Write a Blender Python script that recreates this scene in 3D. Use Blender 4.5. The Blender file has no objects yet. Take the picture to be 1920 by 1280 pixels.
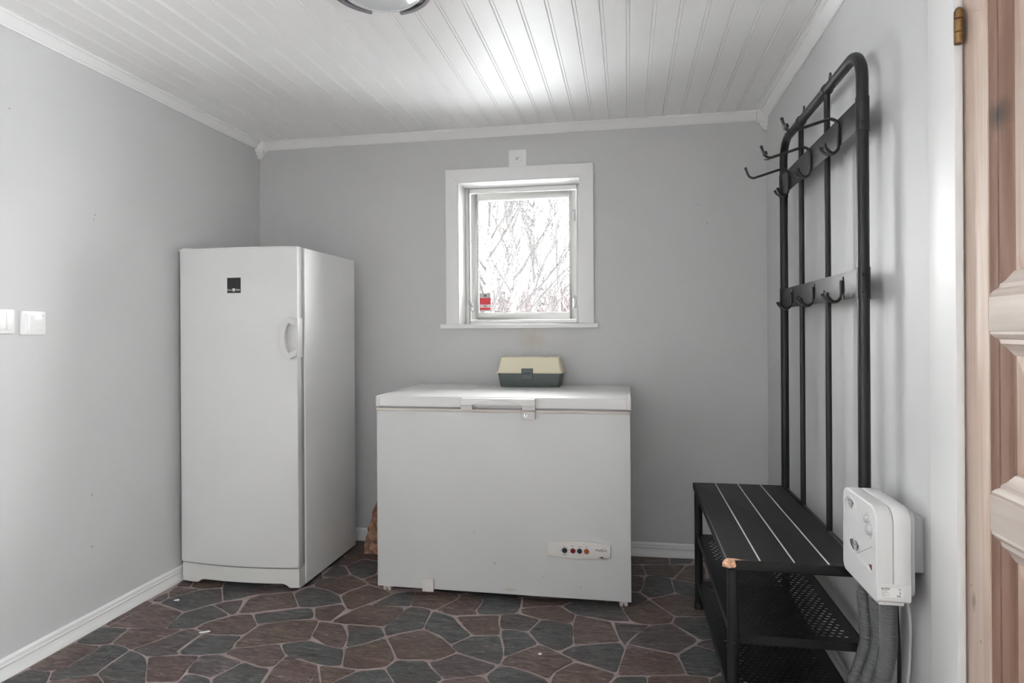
import bpy, bmesh, math, random
from mathutils import Vector, Matrix

# ------------------------------------------------------------------ camera, world, light
scene = bpy.context.scene
COL = scene.collection
PI = math.pi

cam_d = bpy.data.cameras.new('camera')
cam = bpy.data.objects.new('camera', cam_d)
COL.objects.link(cam)
FPX, YAW, ROLL, EYE = 1205.0, math.atan(216 / 1205.0), 0.0063, 1.16
cam_d.sensor_width = 36
cam_d.sensor_fit = 'HORIZONTAL'
cam_d.lens = FPX / 1920 * 36
cam_d.shift_y = -18.6 / 1920
cam_d.clip_start = 0.02
cam_d.clip_end = 400
R_ = Vector((math.cos(YAW), math.sin(YAW), 0))
F_ = Vector((-math.sin(YAW), math.cos(YAW), 0))
U_ = Vector((0, 0, 1))
rt = R_ * math.cos(ROLL) - U_ * math.sin(ROLL)
up = R_ * math.sin(ROLL) + U_ * math.cos(ROLL)
m = Matrix((rt, up, -F_)).transposed().to_4x4()
m.translation = (0, 0, EYE)
cam.matrix_world = m
scene.camera = cam

world = bpy.data.worlds.new('overcast_sky')
scene.world = world
world.use_nodes = True
bg = world.node_tree.nodes['Background']
bg.inputs['Color'].default_value = (0.97, 0.985, 1.0, 1)
bg.inputs['Strength'].default_value = 11.6

sun_d = bpy.data.lights.new('hazy_sun', 'SUN')
sun_d.energy = 60.0
sun_d.angle = math.radians(150)
sun_d.color = (1.0, 0.99, 0.98)
sun = bpy.data.objects.new('hazy_sun', sun_d)
COL.objects.link(sun)
sun.rotation_euler = Vector((-0.6, -1.0, -0.6)).to_track_quat('-Z', 'Y').to_euler()

def portal(name, loc, rot, sx, sy):
    d = bpy.data.lights.new(name, 'AREA')
    d.shape = 'RECTANGLE'; d.size = sx; d.size_y = sy
    d.cycles.is_portal = True
    o = bpy.data.objects.new(name, d); COL.objects.link(o)
    o.location = loc; o.rotation_euler = rot
    return o
portal('window_portal', (-0.565, 3.60, 1.58), (PI / 2, 0, PI), 0.70, 0.80)
portal('left_portal', (-2.17, -0.49, 1.31), (PI / 2, 0, -PI / 2), 1.02, 1.62)
portal('side_portal', (0.78, -0.29, 1.11), (PI / 2, 0, PI / 2), 1.42, 2.02)

scene.view_settings.view_transform = 'Standard'
scene.view_settings.look = 'None'
scene.view_settings.exposure = 0.0
scene.view_settings.gamma = 1.0
scene.view_settings.use_curve_mapping = False
scene.cycles.max_bounces = 12
scene.cycles.diffuse_bounces = 8
scene.cycles.transparent_max_bounces = 12
scene.cycles.sample_clamp_indirect = 8.0
scene.cycles.use_denoising = True

# ------------------------------------------------------------------ materials
def sock(n, *names):
    for k in names:
        if k in n.inputs: return n.inputs[k]

def mat(name, col, rough=0.5, metal=0.0, var=0.0, vscale=6.0, bump=0.0, bscale=60.0, spec=0.5, coat=0.0):
    m = bpy.data.materials.new(name); m.use_nodes = True
    nt = m.node_tree; p = nt.nodes['Principled BSDF']
    p.inputs['Base Color'].default_value = (*col, 1)
    p.inputs['Roughness'].default_value = rough
    p.inputs['Metallic'].default_value = metal
    s = sock(p, 'Specular IOR Level', 'Specular')
    if s: s.default_value = spec
    if coat: p.inputs['Coat Weight'].default_value = coat; p.inputs['Coat Roughness'].default_value = 0.12
    tc = nt.nodes.new('ShaderNodeTexCoord')
    if var:
        n = nt.nodes.new('ShaderNodeTexNoise'); n.inputs['Scale'].default_value = vscale; n.inputs['Detail'].default_value = 5
        nt.links.new(tc.outputs['Object'], n.inputs['Vector'])
        r = nt.nodes.new('ShaderNodeValToRGB')
        r.color_ramp.elements[0].position = 0.3; r.color_ramp.elements[1].position = 0.7
        r.color_ramp.elements[0].color = (*[c * (1 - var) for c in col], 1)
        r.color_ramp.elements[1].color = (*[min(1, c * (1 + var)) for c in col], 1)
        nt.links.new(n.outputs['Fac'], r.inputs['Fac']); nt.links.new(r.outputs['Color'], p.inputs['Base Color'])
    if bump:
        n2 = nt.nodes.new('ShaderNodeTexNoise'); n2.inputs['Scale'].default_value = bscale; n2.inputs['Detail'].default_value = 3
        nt.links.new(tc.outputs['Object'], n2.inputs['Vector'])
        b = nt.nodes.new('ShaderNodeBump'); b.inputs['Strength'].default_value = bump; b.inputs['Distance'].default_value = 0.002
        nt.links.new(n2.outputs['Fac'], b.inputs['Height']); nt.links.new(b.outputs['Normal'], p.inputs['Normal'])
    return m

def spots(m, pts, col, rad):
    """small stains and tints at given object-space points"""
    nt = m.node_tree; p = nt.nodes['Principled BSDF']
    geo = nt.nodes.new('ShaderNodeTexCoord')
    noise = nt.nodes.new('ShaderNodeTexNoise'); noise.inputs['Scale'].default_value = 40
    nt.links.new(geo.outputs['Object'], noise.inputs['Vector'])
    prev = p.inputs['Base Color'].links[0].from_socket if p.inputs['Base Color'].links else None
    for q, (c, soft, amt, squash) in pts:
        mp = nt.nodes.new('ShaderNodeMapping'); mp.vector_type = 'POINT'
        mp.inputs['Location'].default_value = [-a * s for a, s in zip(q, squash)]
        mp.inputs['Scale'].default_value = squash
        nt.links.new(geo.outputs['Object'], mp.inputs['Vector'])
        ln = nt.nodes.new('ShaderNodeVectorMath'); ln.operation = 'LENGTH'
        nt.links.new(mp.outputs['Vector'], ln.inputs[0])
        ad = nt.nodes.new('ShaderNodeMath'); ad.operation = 'MULTIPLY_ADD'
        nt.links.new(noise.outputs['Fac'], ad.inputs[0]); ad.inputs[1].default_value = soft * 0.6
        nt.links.new(ln.outputs['Value'], ad.inputs[2])
        mr = nt.nodes.new('ShaderNodeMapRange'); mr.interpolation_type = 'SMOOTHSTEP'
        mr.inputs['From Min'].default_value = soft * 0.3; mr.inputs['From Max'].default_value = soft * 1.3
        mr.inputs['To Min'].default_value = amt; mr.inputs['To Max'].default_value = 0
        nt.links.new(ad.outputs['Value'], mr.inputs['Value'])
        mx = nt.nodes.new('ShaderNodeMixRGB')
        nt.links.new(mr.outputs['Result'], mx.inputs['Fac'])
        if prev is None: mx.inputs['Color1'].default_value = p.inputs['Base Color'].default_value
        else: nt.links.new(prev, mx.inputs['Color1'])
        mx.inputs['Color2'].default_value = (*c, 1)
        prev = mx.outputs['Color']
    nt.links.new(prev, p.inputs['Base Color'])
    return m

WALLC = (0.55, 0.55, 0.555)
M = {}
M['wall'] = mat('grey_wall_paint', WALLC, 0.55, var=0.02, vscale=3, bump=0.06, bscale=180)
DK = (0.10, 0.10, 0.10)
M['wall_left'] = spots(mat('grey_wall_paint_left', WALLC, 0.55, var=0.02, vscale=3, bump=0.06, bscale=180),
    [((-2.078, 2.221, 1.633), (DK, 0.006, 0.7, (1, 1, 1))), ((-2.078, 2.215, 1.615), (DK, 0.005, 0.6, (1, 1, 0.6))),
     ((-2.078, 2.195, 0.326), (DK, 0.006, 0.8, (1, 1, 1))), ((-2.078, 1.864, 1.934), (DK, 0.004, 0.8, (1, 1, 1))),
     ((-2.078, 2.199, 0.528), (DK, 0.005, 0.7, (1, 1, .5)))], None, None)
M['wall_back'] = spots(mat('grey_wall_paint_back', WALLC, 0.55, var=0.02, vscale=3, bump=0.06, bscale=180),
    [((-0.50, 3.385, 1.12), ((0.45, 0.37, 0.30), 0.11, 0.5, (1, 1, 1.3))), ((0.403, 3.385, 1.704), (DK, 0.005, 0.9, (1, 1, 1))),  # first spot: soft brown tint below the sill
     ((0.36, 3.385, 1.80), (DK, 0.004, 0.4, (.3, 1, 1)))], None, None)
M['ceil'] = mat('white_ceiling_paint', (0.87, 0.87, 0.87), 0.45, var=0.01, bump=0.03, bscale=60)
M['trim'] = mat('white_trim_paint', (0.80, 0.80, 0.80), 0.4, var=0.01, bump=0.03, bscale=50)
M['doortrim'] = mat('white_door_trim_paint', (0.66, 0.66, 0.66), 0.4, var=0.01, bump=0.03, bscale=50)
M['fridge_body_lit'] = mat('fridge_lit_side_enamel', (0.76, 0.76, 0.758), 0.35, var=0.01, bump=0.03, bscale=700)  # lighter than the door: light falling on the side is put into the colour
M['winpaint'] = mat('window_paint', (0.80, 0.80, 0.78), 0.35, bump=0.03)
M['rubber'] = mat('grey_gasket', (0.30, 0.30, 0.31), 0.6, var=0.05)
M['black'] = mat('black_plastic', (0.012, 0.012, 0.013), 0.45, var=0.1)
M['steel'] = mat('black_powder_coat', (0.009, 0.009, 0.0095), 0.42, var=0.15, vscale=30, bump=0.12, bscale=500, spec=0.35)
M['board'] = mat('black_bench_board', (0.006, 0.006, 0.0063), 0.5, var=0.25, vscale=9, bump=0.05, bscale=300, spec=0.3)
M['groove'] = mat('pale_groove', (0.55, 0.54, 0.52), 0.6, var=0.08, vscale=40)
M['mdf'] = mat('torn_fibreboard', (0.62, 0.36, 0.24), 0.85, var=0.35, vscale=120, bump=0.6, bscale=300)
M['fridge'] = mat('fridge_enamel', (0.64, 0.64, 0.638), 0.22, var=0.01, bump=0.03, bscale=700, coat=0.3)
M['fridge_pl'] = mat('fridge_plastic', (0.62, 0.615, 0.60), 0.35, var=0.015)
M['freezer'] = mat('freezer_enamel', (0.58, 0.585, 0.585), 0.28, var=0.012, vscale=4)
M['freezer'] = spots(M['freezer'], [((-0.66, 2.718, 0.29), ((.2, .19, .18), 0.005, 0.7, (1, 1, 1))), ((-0.57, 2.718, 0.16), ((.15, .12, .1), 0.004, 0.8, (1, 1, .5))),
     ((-0.2, 2.718, 0.08), ((.2, .15, .1), 0.004, 0.8, (1, 1, .6))), ((-0.36, 2.718, 0.115), ((.2, .15, .1), 0.004, 0.6, (1, 1, 1))),
     ((-0.93, 2.718, 0.80), ((.3, .3, .3), 0.006, 0.6, (1, 1, 1))), ((-0.50, 2.718, 0.05), ((.45, .33, .22), 0.012, 0.5, (.25, 1, 1)))], None, None)
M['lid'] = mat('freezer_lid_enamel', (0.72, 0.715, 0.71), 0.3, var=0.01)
M['cream'] = mat('yellowed_plastic', (0.58, 0.53, 0.49), 0.45, var=0.03)
M['panel_pl'] = mat('panel_plastic', (0.62, 0.60, 0.58), 0.4, var=0.02)
M['red'] = mat('red_lamp', (0.13, 0.005, 0.007), 0.3, var=0.1)
M['orange'] = mat('orange_lamp', (0.30, 0.068, 0.009), 0.3, var=0.1)
M['chrome'] = mat('chrome', (0.62, 0.61, 0.61), 0.18, 1.0, var=0.03)
M['boxlid'] = mat('cream_box_plastic', (0.72, 0.66, 0.50), 0.42, var=0.03)
M['boxbase'] = mat('grey_green_plastic', (0.085, 0.105, 0.10), 0.45, var=0.05)
M['boxlatch'] = mat('dark_latch_plastic', (0.075, 0.095, 0.09), 0.4, var=0.05)
M['heater'] = mat('light_grey_plastic', (0.62, 0.62, 0.622), 0.4, var=0.01, bump=0.05, bscale=500)
M['heater2'] = mat('mid_grey_plastic', (0.46, 0.46, 0.465), 0.4, var=0.01)
M['sticker'] = mat('paper_sticker', (0.72, 0.72, 0.71), 0.5, var=0.01)
M['hose'] = mat('grey_hose', (0.085, 0.086, 0.09), 0.42, var=0.08)
M['cable_w'] = mat('white_cable', (0.68, 0.68, 0.68), 0.45, var=0.02)
M['opal'] = mat('opal_glass', (0.70, 0.72, 0.74), 0.12, var=0.01, coat=0.5)
M['brass'] = mat('aged_brass', (0.20, 0.115, 0.05), 0.42, 0.7, var=0.2, vscale=60)
M['paper'] = mat('brown_paper', (0.26, 0.14, 0.085), 0.6, var=0.75, vscale=30, bump=0.5, bscale=40)
M['switch'] = mat('switch_plastic', (0.78, 0.78, 0.78), 0.3, var=0.01)
M['rocker'] = mat('switch_rocker', (0.82, 0.82, 0.82), 0.06, var=0.01, coat=0.6)
M['snow'] = mat('snow', (0.85, 0.86, 0.88), 0.8, var=0.03, vscale=0.5, bump=0.4, bscale=1)
M['stick_red'] = mat('sticker_red', (0.55, 0.02, 0.035), 0.4, var=0.03)
M['stick_grey'] = mat('sticker_grey', (0.42, 0.42, 0.43), 0.4, var=0.03)
M['stick_ink'] = mat('sticker_ink', (0.03, 0.03, 0.03), 0.4, var=0.03)
M['twig'] = mat('dark_twigs', (0.026, 0.023, 0.023), 0.8, var=0.2)
M['forest'] = mat('far_twigs', (0.090, 0.068, 0.070), 0.85, var=0.3, vscale=0.7)
M['conifer'] = mat('far_conifer', (0.035, 0.036, 0.036), 0.85, var=0.3, vscale=0.7)
M['grout'] = mat('grout', (0.33, 0.270, 0.258), 0.65, var=0.18, vscale=18, bump=0.2, bscale=150)
M['logo'] = mat('logo_black', (0.022, 0.022, 0.022), 0.3, var=0.05)
M['ink'] = mat('black_ink', (0.015, 0.015, 0.015), 0.5, var=0.05)
M['whiteink'] = mat('white_ink', (0.75, 0.75, 0.75), 0.5, var=0.02)

# clear thin glass
g = bpy.data.materials.new('window_glass'); g.use_nodes = True
nt = g.node_tree; nt.nodes.clear()
o_ = nt.nodes.new('ShaderNodeOutputMaterial'); mx = nt.nodes.new('ShaderNodeMixShader')
tr = nt.nodes.new('ShaderNodeBsdfTransparent'); gl = nt.nodes.new('ShaderNodeBsdfGlossy'); fr = nt.nodes.new('ShaderNodeFresnel')
gl.inputs['Roughness'].default_value = 0.02; fr.inputs['IOR'].default_value = 1.3
tr.inputs['Color'].default_value = (0.97, 0.98, 0.97, 1)
nt.links.new(fr.outputs[0], mx.inputs[0]); nt.links.new(tr.outputs[0], mx.inputs[1]); nt.links.new(gl.outputs[0], mx.inputs[2])
nt.links.new(mx.outputs[0], o_.inputs[0]); M['glass'] = g

# birch bark
b_ = mat('birch_bark', (0.5, 0.5, 0.5), 0.7)
nt = b_.node_tree; p = nt.nodes['Principled BSDF']
tc = nt.nodes.new('ShaderNodeTexCoord'); mp = nt.nodes.new('ShaderNodeMapping'); mp.inputs['Scale'].default_value = (3, 3, 9)
n = nt.nodes.new('ShaderNodeTexNoise'); n.inputs['Scale'].default_value = 2.2; n.inputs['Detail'].default_value = 6
r = nt.nodes.new('ShaderNodeValToRGB'); r.color_ramp.elements[0].position = 0.42; r.color_ramp.elements[1].position = 0.52
r.color_ramp.elements[0].color = (0.03, 0.027, 0.025, 1); r.color_ramp.elements[1].color = (0.13, 0.12, 0.115, 1)
nt.links.new(tc.outputs['Object'], mp.inputs['Vector']); nt.links.new(mp.outputs[0], n.inputs['Vector'])
nt.links.new(n.outputs['Fac'], r.inputs['Fac']); nt.links.new(r.outputs['Color'], p.inputs['Base Color']); M['birch'] = b_

def wood(name, c1, c2, axis, rough=0.5):
    m = mat(name, c1, rough); nt = m.node_tree; p = nt.nodes['Principled BSDF']
    tc = nt.nodes.new('ShaderNodeTexCoord'); mp = nt.nodes.new('ShaderNodeMapping')
    mp.inputs['Scale'].default_value = {'z': (22, 22, 1.3), 'y': (22, 1.3, 22)}[axis]
    n = nt.nodes.new('ShaderNodeTexNoise'); n.inputs['Scale'].default_value = 1.5; n.inputs['Detail'].default_value = 7; n.inputs['Distortion'].default_value = 1.2
    r = nt.nodes.new('ShaderNodeValToRGB'); r.color_ramp.elements[0].position = 0.35; r.color_ramp.elements[1].position = 0.65
    r.color_ramp.elements[0].color = (*c1, 1); r.color_ramp.elements[1].color = (*c2, 1)
    nt.links.new(tc.outputs['Object'], mp.inputs['Vector']); nt.links.new(mp.outputs[0], n.inputs['Vector'])
    nt.links.new(n.outputs['Fac'], r.inputs['Fac']); nt.links.new(r.outputs['Color'], p.inputs['Base Color'])
    bp = nt.nodes.new('ShaderNodeBump'); bp.inputs['Strength'].default_value = 0.15; bp.inputs['Distance'].default_value = 0.001
    nt.links.new(n.outputs['Fac'], bp.inputs['Height']); nt.links.new(bp.outputs['Normal'], p.inputs['Normal'])
    return m
M['pine'] = wood('whitewashed_pine', (0.46, 0.335, 0.265), (0.53, 0.44, 0.385), 'z')
KNOT = (0.20, 0.15, 0.12)
spots(M['pine'], [((0.697, 1.465, 0.60), ((0.16, 0.13, 0.12), 0.014, 0.75, (1, 1, .55))), ((0.697, 1.44, 0.53), (KNOT, 0.005, 0.8, (1, 1, 1))),
                  ((0.697, 1.475, 0.63), (KNOT, 0.004, 0.8, (1, 1, 1))), ((0.697, 1.49, 1.63), ((.36, .30, .26), 0.02, 0.6, (1, 1, .5)))], None, None)
M['pine_rail'] = wood('whitewashed_pine_rail', (0.44, 0.365, 0.325), (0.50, 0.44, 0.405), 'y')
M['pine_panel'] = wood('whitewashed_pine_panel', (0.40, 0.275, 0.215), (0.49, 0.40, 0.345), 'z')
M['pine_mould'] = wood('bare_pine_moulding', (0.15, 0.080, 0.055), (0.21, 0.125, 0.092), 'z')
spots(M['pine_mould'], [((0.706, 1.385, 1.572), ((0.05, 0.036, 0.030), 0.034, 0.95, (1, 1, .8)))], None, None)

def stone_mat(name, ca, cb, cc, seed):
    m = mat(name, ca, 0.5); nt = m.node_tree; p = nt.nodes['Principled BSDF']; L = nt.links.new
    tc = nt.nodes.new('ShaderNodeTexCoord')
    mp = nt.nodes.new('ShaderNodeMapping'); mp.inputs['Rotation'].default_value = (0, 0, 0.5 + seed); mp.inputs['Scale'].default_value = (8, 40, 8); mp.inputs['Location'].default_value = (seed * 7, seed * 3, 0)
    L(tc.outputs['Object'], mp.inputs['Vector'])
    n = nt.nodes.new('ShaderNodeTexNoise'); n.inputs['Scale'].default_value = 1.3; n.inputs['Detail'].default_value = 9; n.inputs['Roughness'].default_value = 0.72; n.inputs['Distortion'].default_value = 1.6
    L(mp.outputs[0], n.inputs['Vector'])
    r = nt.nodes.new('ShaderNodeValToRGB'); e = r.color_ramp.elements
    e[0].position = 0.33; e[0].color = (*[c * 0.18 for c in ca], 1); e[1].position = 0.67; e[1].color = (*cc, 1)
    x = e.new(0.45); x.color = (*ca, 1); x = e.new(0.56); x.color = (*cb, 1)
    L(n.outputs['Fac'], r.inputs['Fac'])
    n2 = nt.nodes.new('ShaderNodeTexNoise'); n2.inputs['Scale'].default_value = 6; n2.inputs['Detail'].default_value = 4
    L(tc.outputs['Object'], n2.inputs['Vector'])
    r2 = nt.nodes.new('ShaderNodeValToRGB'); r2.color_ramp.elements[0].position = 0.45; r2.color_ramp.elements[1].position = 0.62
    r2.color_ramp.elements[0].color = (0, 0, 0, 1); r2.color_ramp.elements[1].color = (0.75, 0.75, 0.75, 1)
    L(n2.outputs['Fac'], r2.inputs['Fac'])
    mx = nt.nodes.new('ShaderNodeMixRGB'); mx.blend_type = 'MULTIPLY'; L(r2.outputs['Color'], mx.inputs['Fac'])
    L(r.outputs['Color'], mx.inputs['Color1']); mx.inputs['Color2'].default_value = (0.80, 0.70, 0.68, 1) if seed < 2 else (1.05, 0.82, 0.76, 1)
    mp3 = nt.nodes.new('ShaderNodeMapping'); mp3.inputs['Rotation'].default_value = (0, 0, 0.8 + seed); mp3.inputs['Scale'].default_value = (40, 150, 40)
    L(tc.outputs['Object'], mp3.inputs['Vector'])
    n3 = nt.nodes.new('ShaderNodeTexNoise'); n3.inputs['Scale'].default_value = 1.0; n3.inputs['Detail'].default_value = 5; n3.inputs['Distortion'].default_value = 1.0
    L(mp3.outputs[0], n3.inputs['Vector'])
    r3 = nt.nodes.new('ShaderNodeValToRGB'); r3.color_ramp.elements[0].position = 0.32; r3.color_ramp.elements[1].position = 0.68
    r3.color_ramp.elements[0].color = (0.45, 0.45, 0.45, 1); r3.color_ramp.elements[1].color = (1.0, 1.0, 1.0, 1)
    L(n3.outputs['Fac'], r3.inputs['Fac'])
    m3 = nt.nodes.new('ShaderNodeVectorMath'); m3.operation = 'MULTIPLY'; L(mx.outputs['Color'], m3.inputs[0]); L(r3.outputs['Color'], m3.inputs[1])
    m4 = nt.nodes.new('ShaderNodeVectorMath'); m4.operation = 'SCALE'; m4.inputs['Scale'].default_value = 1.38; L(m3.outputs[0], m4.inputs[0])
    L(m4.outputs[0], p.inputs['Base Color'])
    bp = nt.nodes.new('ShaderNodeBump'); bp.inputs['Strength'].default_value = 0.55; bp.inputs['Distance'].default_value = 0.003
    L(n.outputs['Fac'], bp.inputs['Height']); L(bp.outputs['Normal'], p.inputs['Normal'])
    return m
M['st_s'] = stone_mat('slate_stone', (0.058, 0.061, 0.062), (0.085, 0.088, 0.089), (0.20, 0.20, 0.195), 2.0)
M['st_r'] = stone_mat('red_stone', (0.095, 0.066, 0.060), (0.135, 0.098, 0.090), (0.30, 0.225, 0.205), 0.3)
M['st_b'] = stone_mat('brown_stone', (0.088, 0.063, 0.052), (0.130, 0.093, 0.076), (0.30, 0.215, 0.175), 1.1)
M['st_m'] = stone_mat('purple_stone', (0.078, 0.064, 0.066), (0.110, 0.092, 0.092), (0.26, 0.205, 0.20), 1.7)

# ------------------------------------------------------------------ mesh helpers
class MB:
    def __init__(s): s.v = []; s.f = []
    def add(s, vs, fs):
        k = len(s.v); s.v += [tuple(a) for a in vs]; s.f += [tuple(i + k for i in f) for f in fs]; return s
    def box(s, x0, x1, y0, y1, z0, z1):
        return s.add([(x0, y0, z0), (x1, y0, z0), (x1, y1, z0), (x0, y1, z0), (x0, y0, z1), (x1, y0, z1), (x1, y1, z1), (x0, y1, z1)],
                     [(0, 3, 2, 1), (4, 5, 6, 7), (0, 1, 5, 4), (1, 2, 6, 5), (2, 3, 7, 6), (3, 0, 4, 7)])
    def prism(s, poly, fn, t0, t1):
        n = len(poly)
        s.add([fn(a, b, t0) for a, b in poly] + [fn(a, b, t1) for a, b in poly],
              [tuple(range(n))[::-1], tuple(range(n, 2 * n))] + [(i, (i + 1) % n, n + (i + 1) % n, n + i) for i in range(n)])
        return s
    def tube(s, pts, r, seg=12, cap=True, closed=False):
        pts = [Vector(p) for p in pts]; n = len(pts)
        rs = r if isinstance(r, (list, tuple)) else [r] * n
        vs = []; prev = None
        for i, p in enumerate(pts):
            if closed: t = pts[(i + 1) % n] - pts[i - 1]
            else: t = pts[min(i + 1, n - 1)] - pts[max(i - 1, 0)]
            t.normalize()
            if prev is None:
                a = Vector((0, 0, 1)) if abs(t.z) < 0.9 else Vector((1, 0, 0))
                u = t.cross(a).normalized()
            else:
                u = (prev - t * prev.dot(t)).normalized()
            prev = u; w = t.cross(u)
            for k in range(seg):
                an = 2 * PI * k / seg
                vs.append(p + u * (math.cos(an) * rs[i]) + w * (math.sin(an) * rs[i]))
        fs = []
        for i in range(n if closed else n - 1):
            j = (i + 1) % n
            for k in range(seg):
                fs.append((i * seg + k, i * seg + (k + 1) % seg, j * seg + (k + 1) % seg, j * seg + k))
        if cap and not closed:
            fs.append(tuple(range(seg))[::-1]); fs.append(tuple(range((n - 1) * seg, n * seg)))
        return s.add(vs, fs)
    def lathe(s, prof, c, axis='z', seg=32, a0=0.0, a1=2 * PI):
        full = abs(a1 - a0 - 2 * PI) < 1e-6; n = seg if full else seg + 1; vs = []
        for r, h in prof:
            for k in range(n):
                an = a0 + (a1 - a0) * k / seg; x, y = r * math.cos(an), r * math.sin(an)
                q = {'z': (x, y, h), 'y': (x, h, y), 'x': (h, x, y)}[axis]
                vs.append((c[0] + q[0], c[1] + q[1], c[2] + q[2]))
        fs = []
        for i in range(len(prof) - 1):
            for k in range(seg):
                k2 = (k + 1) % n
                fs.append((i * n + k, i * n + k2, (i + 1) * n + k2, (i + 1) * n + k))
        if full:
            if prof[0][0] > 1e-6: fs.append(tuple(range(n)))
            if prof[-1][0] > 1e-6: fs.append(tuple(range((len(prof) - 1) * n, len(prof) * n)))
        return s.add(vs, fs)
    def sphere(s, c, r, seg=12, sq=(1, 1, 1)):
        prof = [(max(1e-7, r * math.sin(PI * i / 8)), -r * math.cos(PI * i / 8)) for i in range(9)]
        k = len(s.v); s.lathe(prof, (0, 0, 0), 'z', seg)
        s.v[k:] = [(c[0] + a * sq[0], c[1] + b * sq[1], c[2] + d * sq[2]) for a, b, d in s.v[k:]]
        return s
    def mesh(s, name, material, bevel=0.0, segs=2, smooth=True, angle=40, merge=True):
        me = bpy.data.meshes.new(name)
        bm = bmesh.new()
        vs = [bm.verts.new(v) for v in s.v]
        for f in s.f:
            try: bm.faces.new([vs[i] for i in f])
            except ValueError: pass
        if merge: bmesh.ops.remove_doubles(bm, verts=bm.verts, dist=1e-6)
        bmesh.ops.recalc_face_normals(bm, faces=bm.faces)
        if bevel:
            es = [e for e in bm.edges if len(e.link_faces) == 2 and e.calc_face_angle(0) > 0.5]
            bmesh.ops.bevel(bm, geom=es, offset=bevel, segments=segs, profile=0.6, affect='EDGES', clamp_overlap=True)
        bm.to_mesh(me); bm.free()
        if smooth:
            me.polygons.foreach_set('use_smooth', [True] * len(me.polygons))
            me.set_sharp_from_angle(angle=math.radians(angle))
        me.materials.append(M[material] if isinstance(material, str) else material)
        return me
    def build(s, name, material, parent=None, bevel=0.0, segs=2, smooth=True, angle=40, merge=True):
        return obj(name, s.mesh(name, material, bevel, segs, smooth, angle, merge), parent)

def obj(name, me, parent=None, loc=None):
    o = bpy.data.objects.new(name, me); COL.objects.link(o)
    if loc is not None: o.location = loc
    if parent is not None:
        o.parent = parent
        if parent.type == 'EMPTY': o.matrix_parent_inverse = Matrix.Translation(-Vector(parent.location))
    return o

def tag(o, label=None, cat=None, group=None, kind=None):
    if label: o['label'] = label
    if cat: o['category'] = cat
    if group: o['group'] = group
    if kind: o['kind'] = kind
    return o

def thing(name, label, cat, loc, group=None, kind=None):
    o = bpy.data.objects.new(name, None); COL.objects.link(o); o.location = loc
    o.empty_display_size = 0.1
    return tag(o, label, cat, group, kind)

def rrect(a0, a1, b0, b1, r, seg=6):
    rs = r if isinstance(r, (list, tuple)) else [r] * 4
    out = []
    for (ca, cb, sa, sb, st), rr in zip(((a0, b0, 1, 1, PI), (a1, b0, -1, 1, 1.5 * PI), (a1, b1, -1, -1, 0), (a0, b1, 1, -1, PI / 2)), rs):
        for k in range(seg + 1):
            an = st + PI / 2 * k / seg
            out.append((ca + sa * rr + rr * math.cos(an), cb + sb * rr + rr * math.sin(an)))
    return out
fX = lambda a, b, t: (t, a, b)      # poly in (y,z) along x
fY = lambda a, b, t: (a, t, b)      # poly in (x,z) along y
fZ = lambda a, b, t: (a, b, t)      # poly in (x,y) along z

def smooth_path(pts, n=8):
    """Catmull-Rom"""
    P = [Vector(p) for p in pts]; P = [P[0] * 2 - P[1]] + P + [P[-1] * 2 - P[-2]]
    out = []
    for i in range(1, len(P) - 2):
        p0, p1, p2, p3 = P[i - 1:i + 3]
        for k in range(n):
            t = k / n
            out.append(0.5 * ((2 * p1) + (p2 - p0) * t + (2 * p0 - 5 * p1 + 4 * p2 - p3) * t * t + (3 * p1 - p0 - 3 * p2 + p3) * t ** 3))
    out.append(P[-2]); return out

def text_mesh(name, body, size, material, parent, origin, xdir, ydir, shear=0.0, width=None, extrude=0.0002):
    cu = bpy.data.curves.new(name, 'FONT'); cu.body = body; cu.size = size; cu.shear = shear; cu.extrude = extrude
    cu.align_x = 'CENTER'; cu.align_y = 'CENTER'; cu.resolution_u = 3
    t = bpy.data.objects.new(name, cu); COL.objects.link(t)
    dg = bpy.context.evaluated_depsgraph_get()
    me = bpy.data.meshes.new_from_object(t.evaluated_get(dg))
    bpy.data.objects.remove(t)
    me.name = name
    xs = [v.co.x for v in me.vertices]
    k = width / (max(xs) - min(xs)) if width and xs else 1.0
    xd, yd = Vector(xdir), Vector(ydir); zd = xd.cross(yd); og = Vector(origin)
    for v in me.vertices: v.co = og + xd * v.co.x * k + yd * v.co.y + zd * v.co.z
    me.materials.clear(); me.materials.append(M[material])
    return obj(name, me, parent)

# ------------------------------------------------------------------ room shell
XL, XR, YB, YF, ZC = -2.078, 0.690, 3.385, -1.10, 2.250

def struct(o, label, cat): return tag(o, label, cat, None, 'structure')

w = MB(); wx0, wx1, wz0, wz1 = -0.900, -0.237, 1.185, 1.970
w.box(XL - .15, wx0, YB, YB + .20, 0, 2.40).box(wx1, XR + .15, YB, YB + .20, 0, 2.40).box(wx0, wx1, YB, YB + .20, 0, wz0).box(wx0, wx1, YB, YB + .20, wz1, 2.40)
wall_back = struct(w.build('wall_back', 'wall_back', smooth=False), 'grey painted back wall with the small window', 'wall')
RY0, RY1, RZ0, RZ1 = -1.0, 0.42, 0.10, 2.12
LY0, LY1, LZ0 = -1.0, 0.02, 0.50
w = MB().box(XL - .15, XL, LY1, YB, 0, 2.40).box(XL - .15, XL, YF, LY0, 0, 2.40).box(XL - .15, XL, LY0, LY1, 0, LZ0).box(XL - .15, XL, LY0, LY1, RZ1, 2.40)
wall_left = struct(w.build('wall_left', 'wall_left', smooth=False), 'light grey painted wall beside the upright fridge', 'wall')
DY0, DY1, DZ = 0.62, 1.500, 2.06
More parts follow.
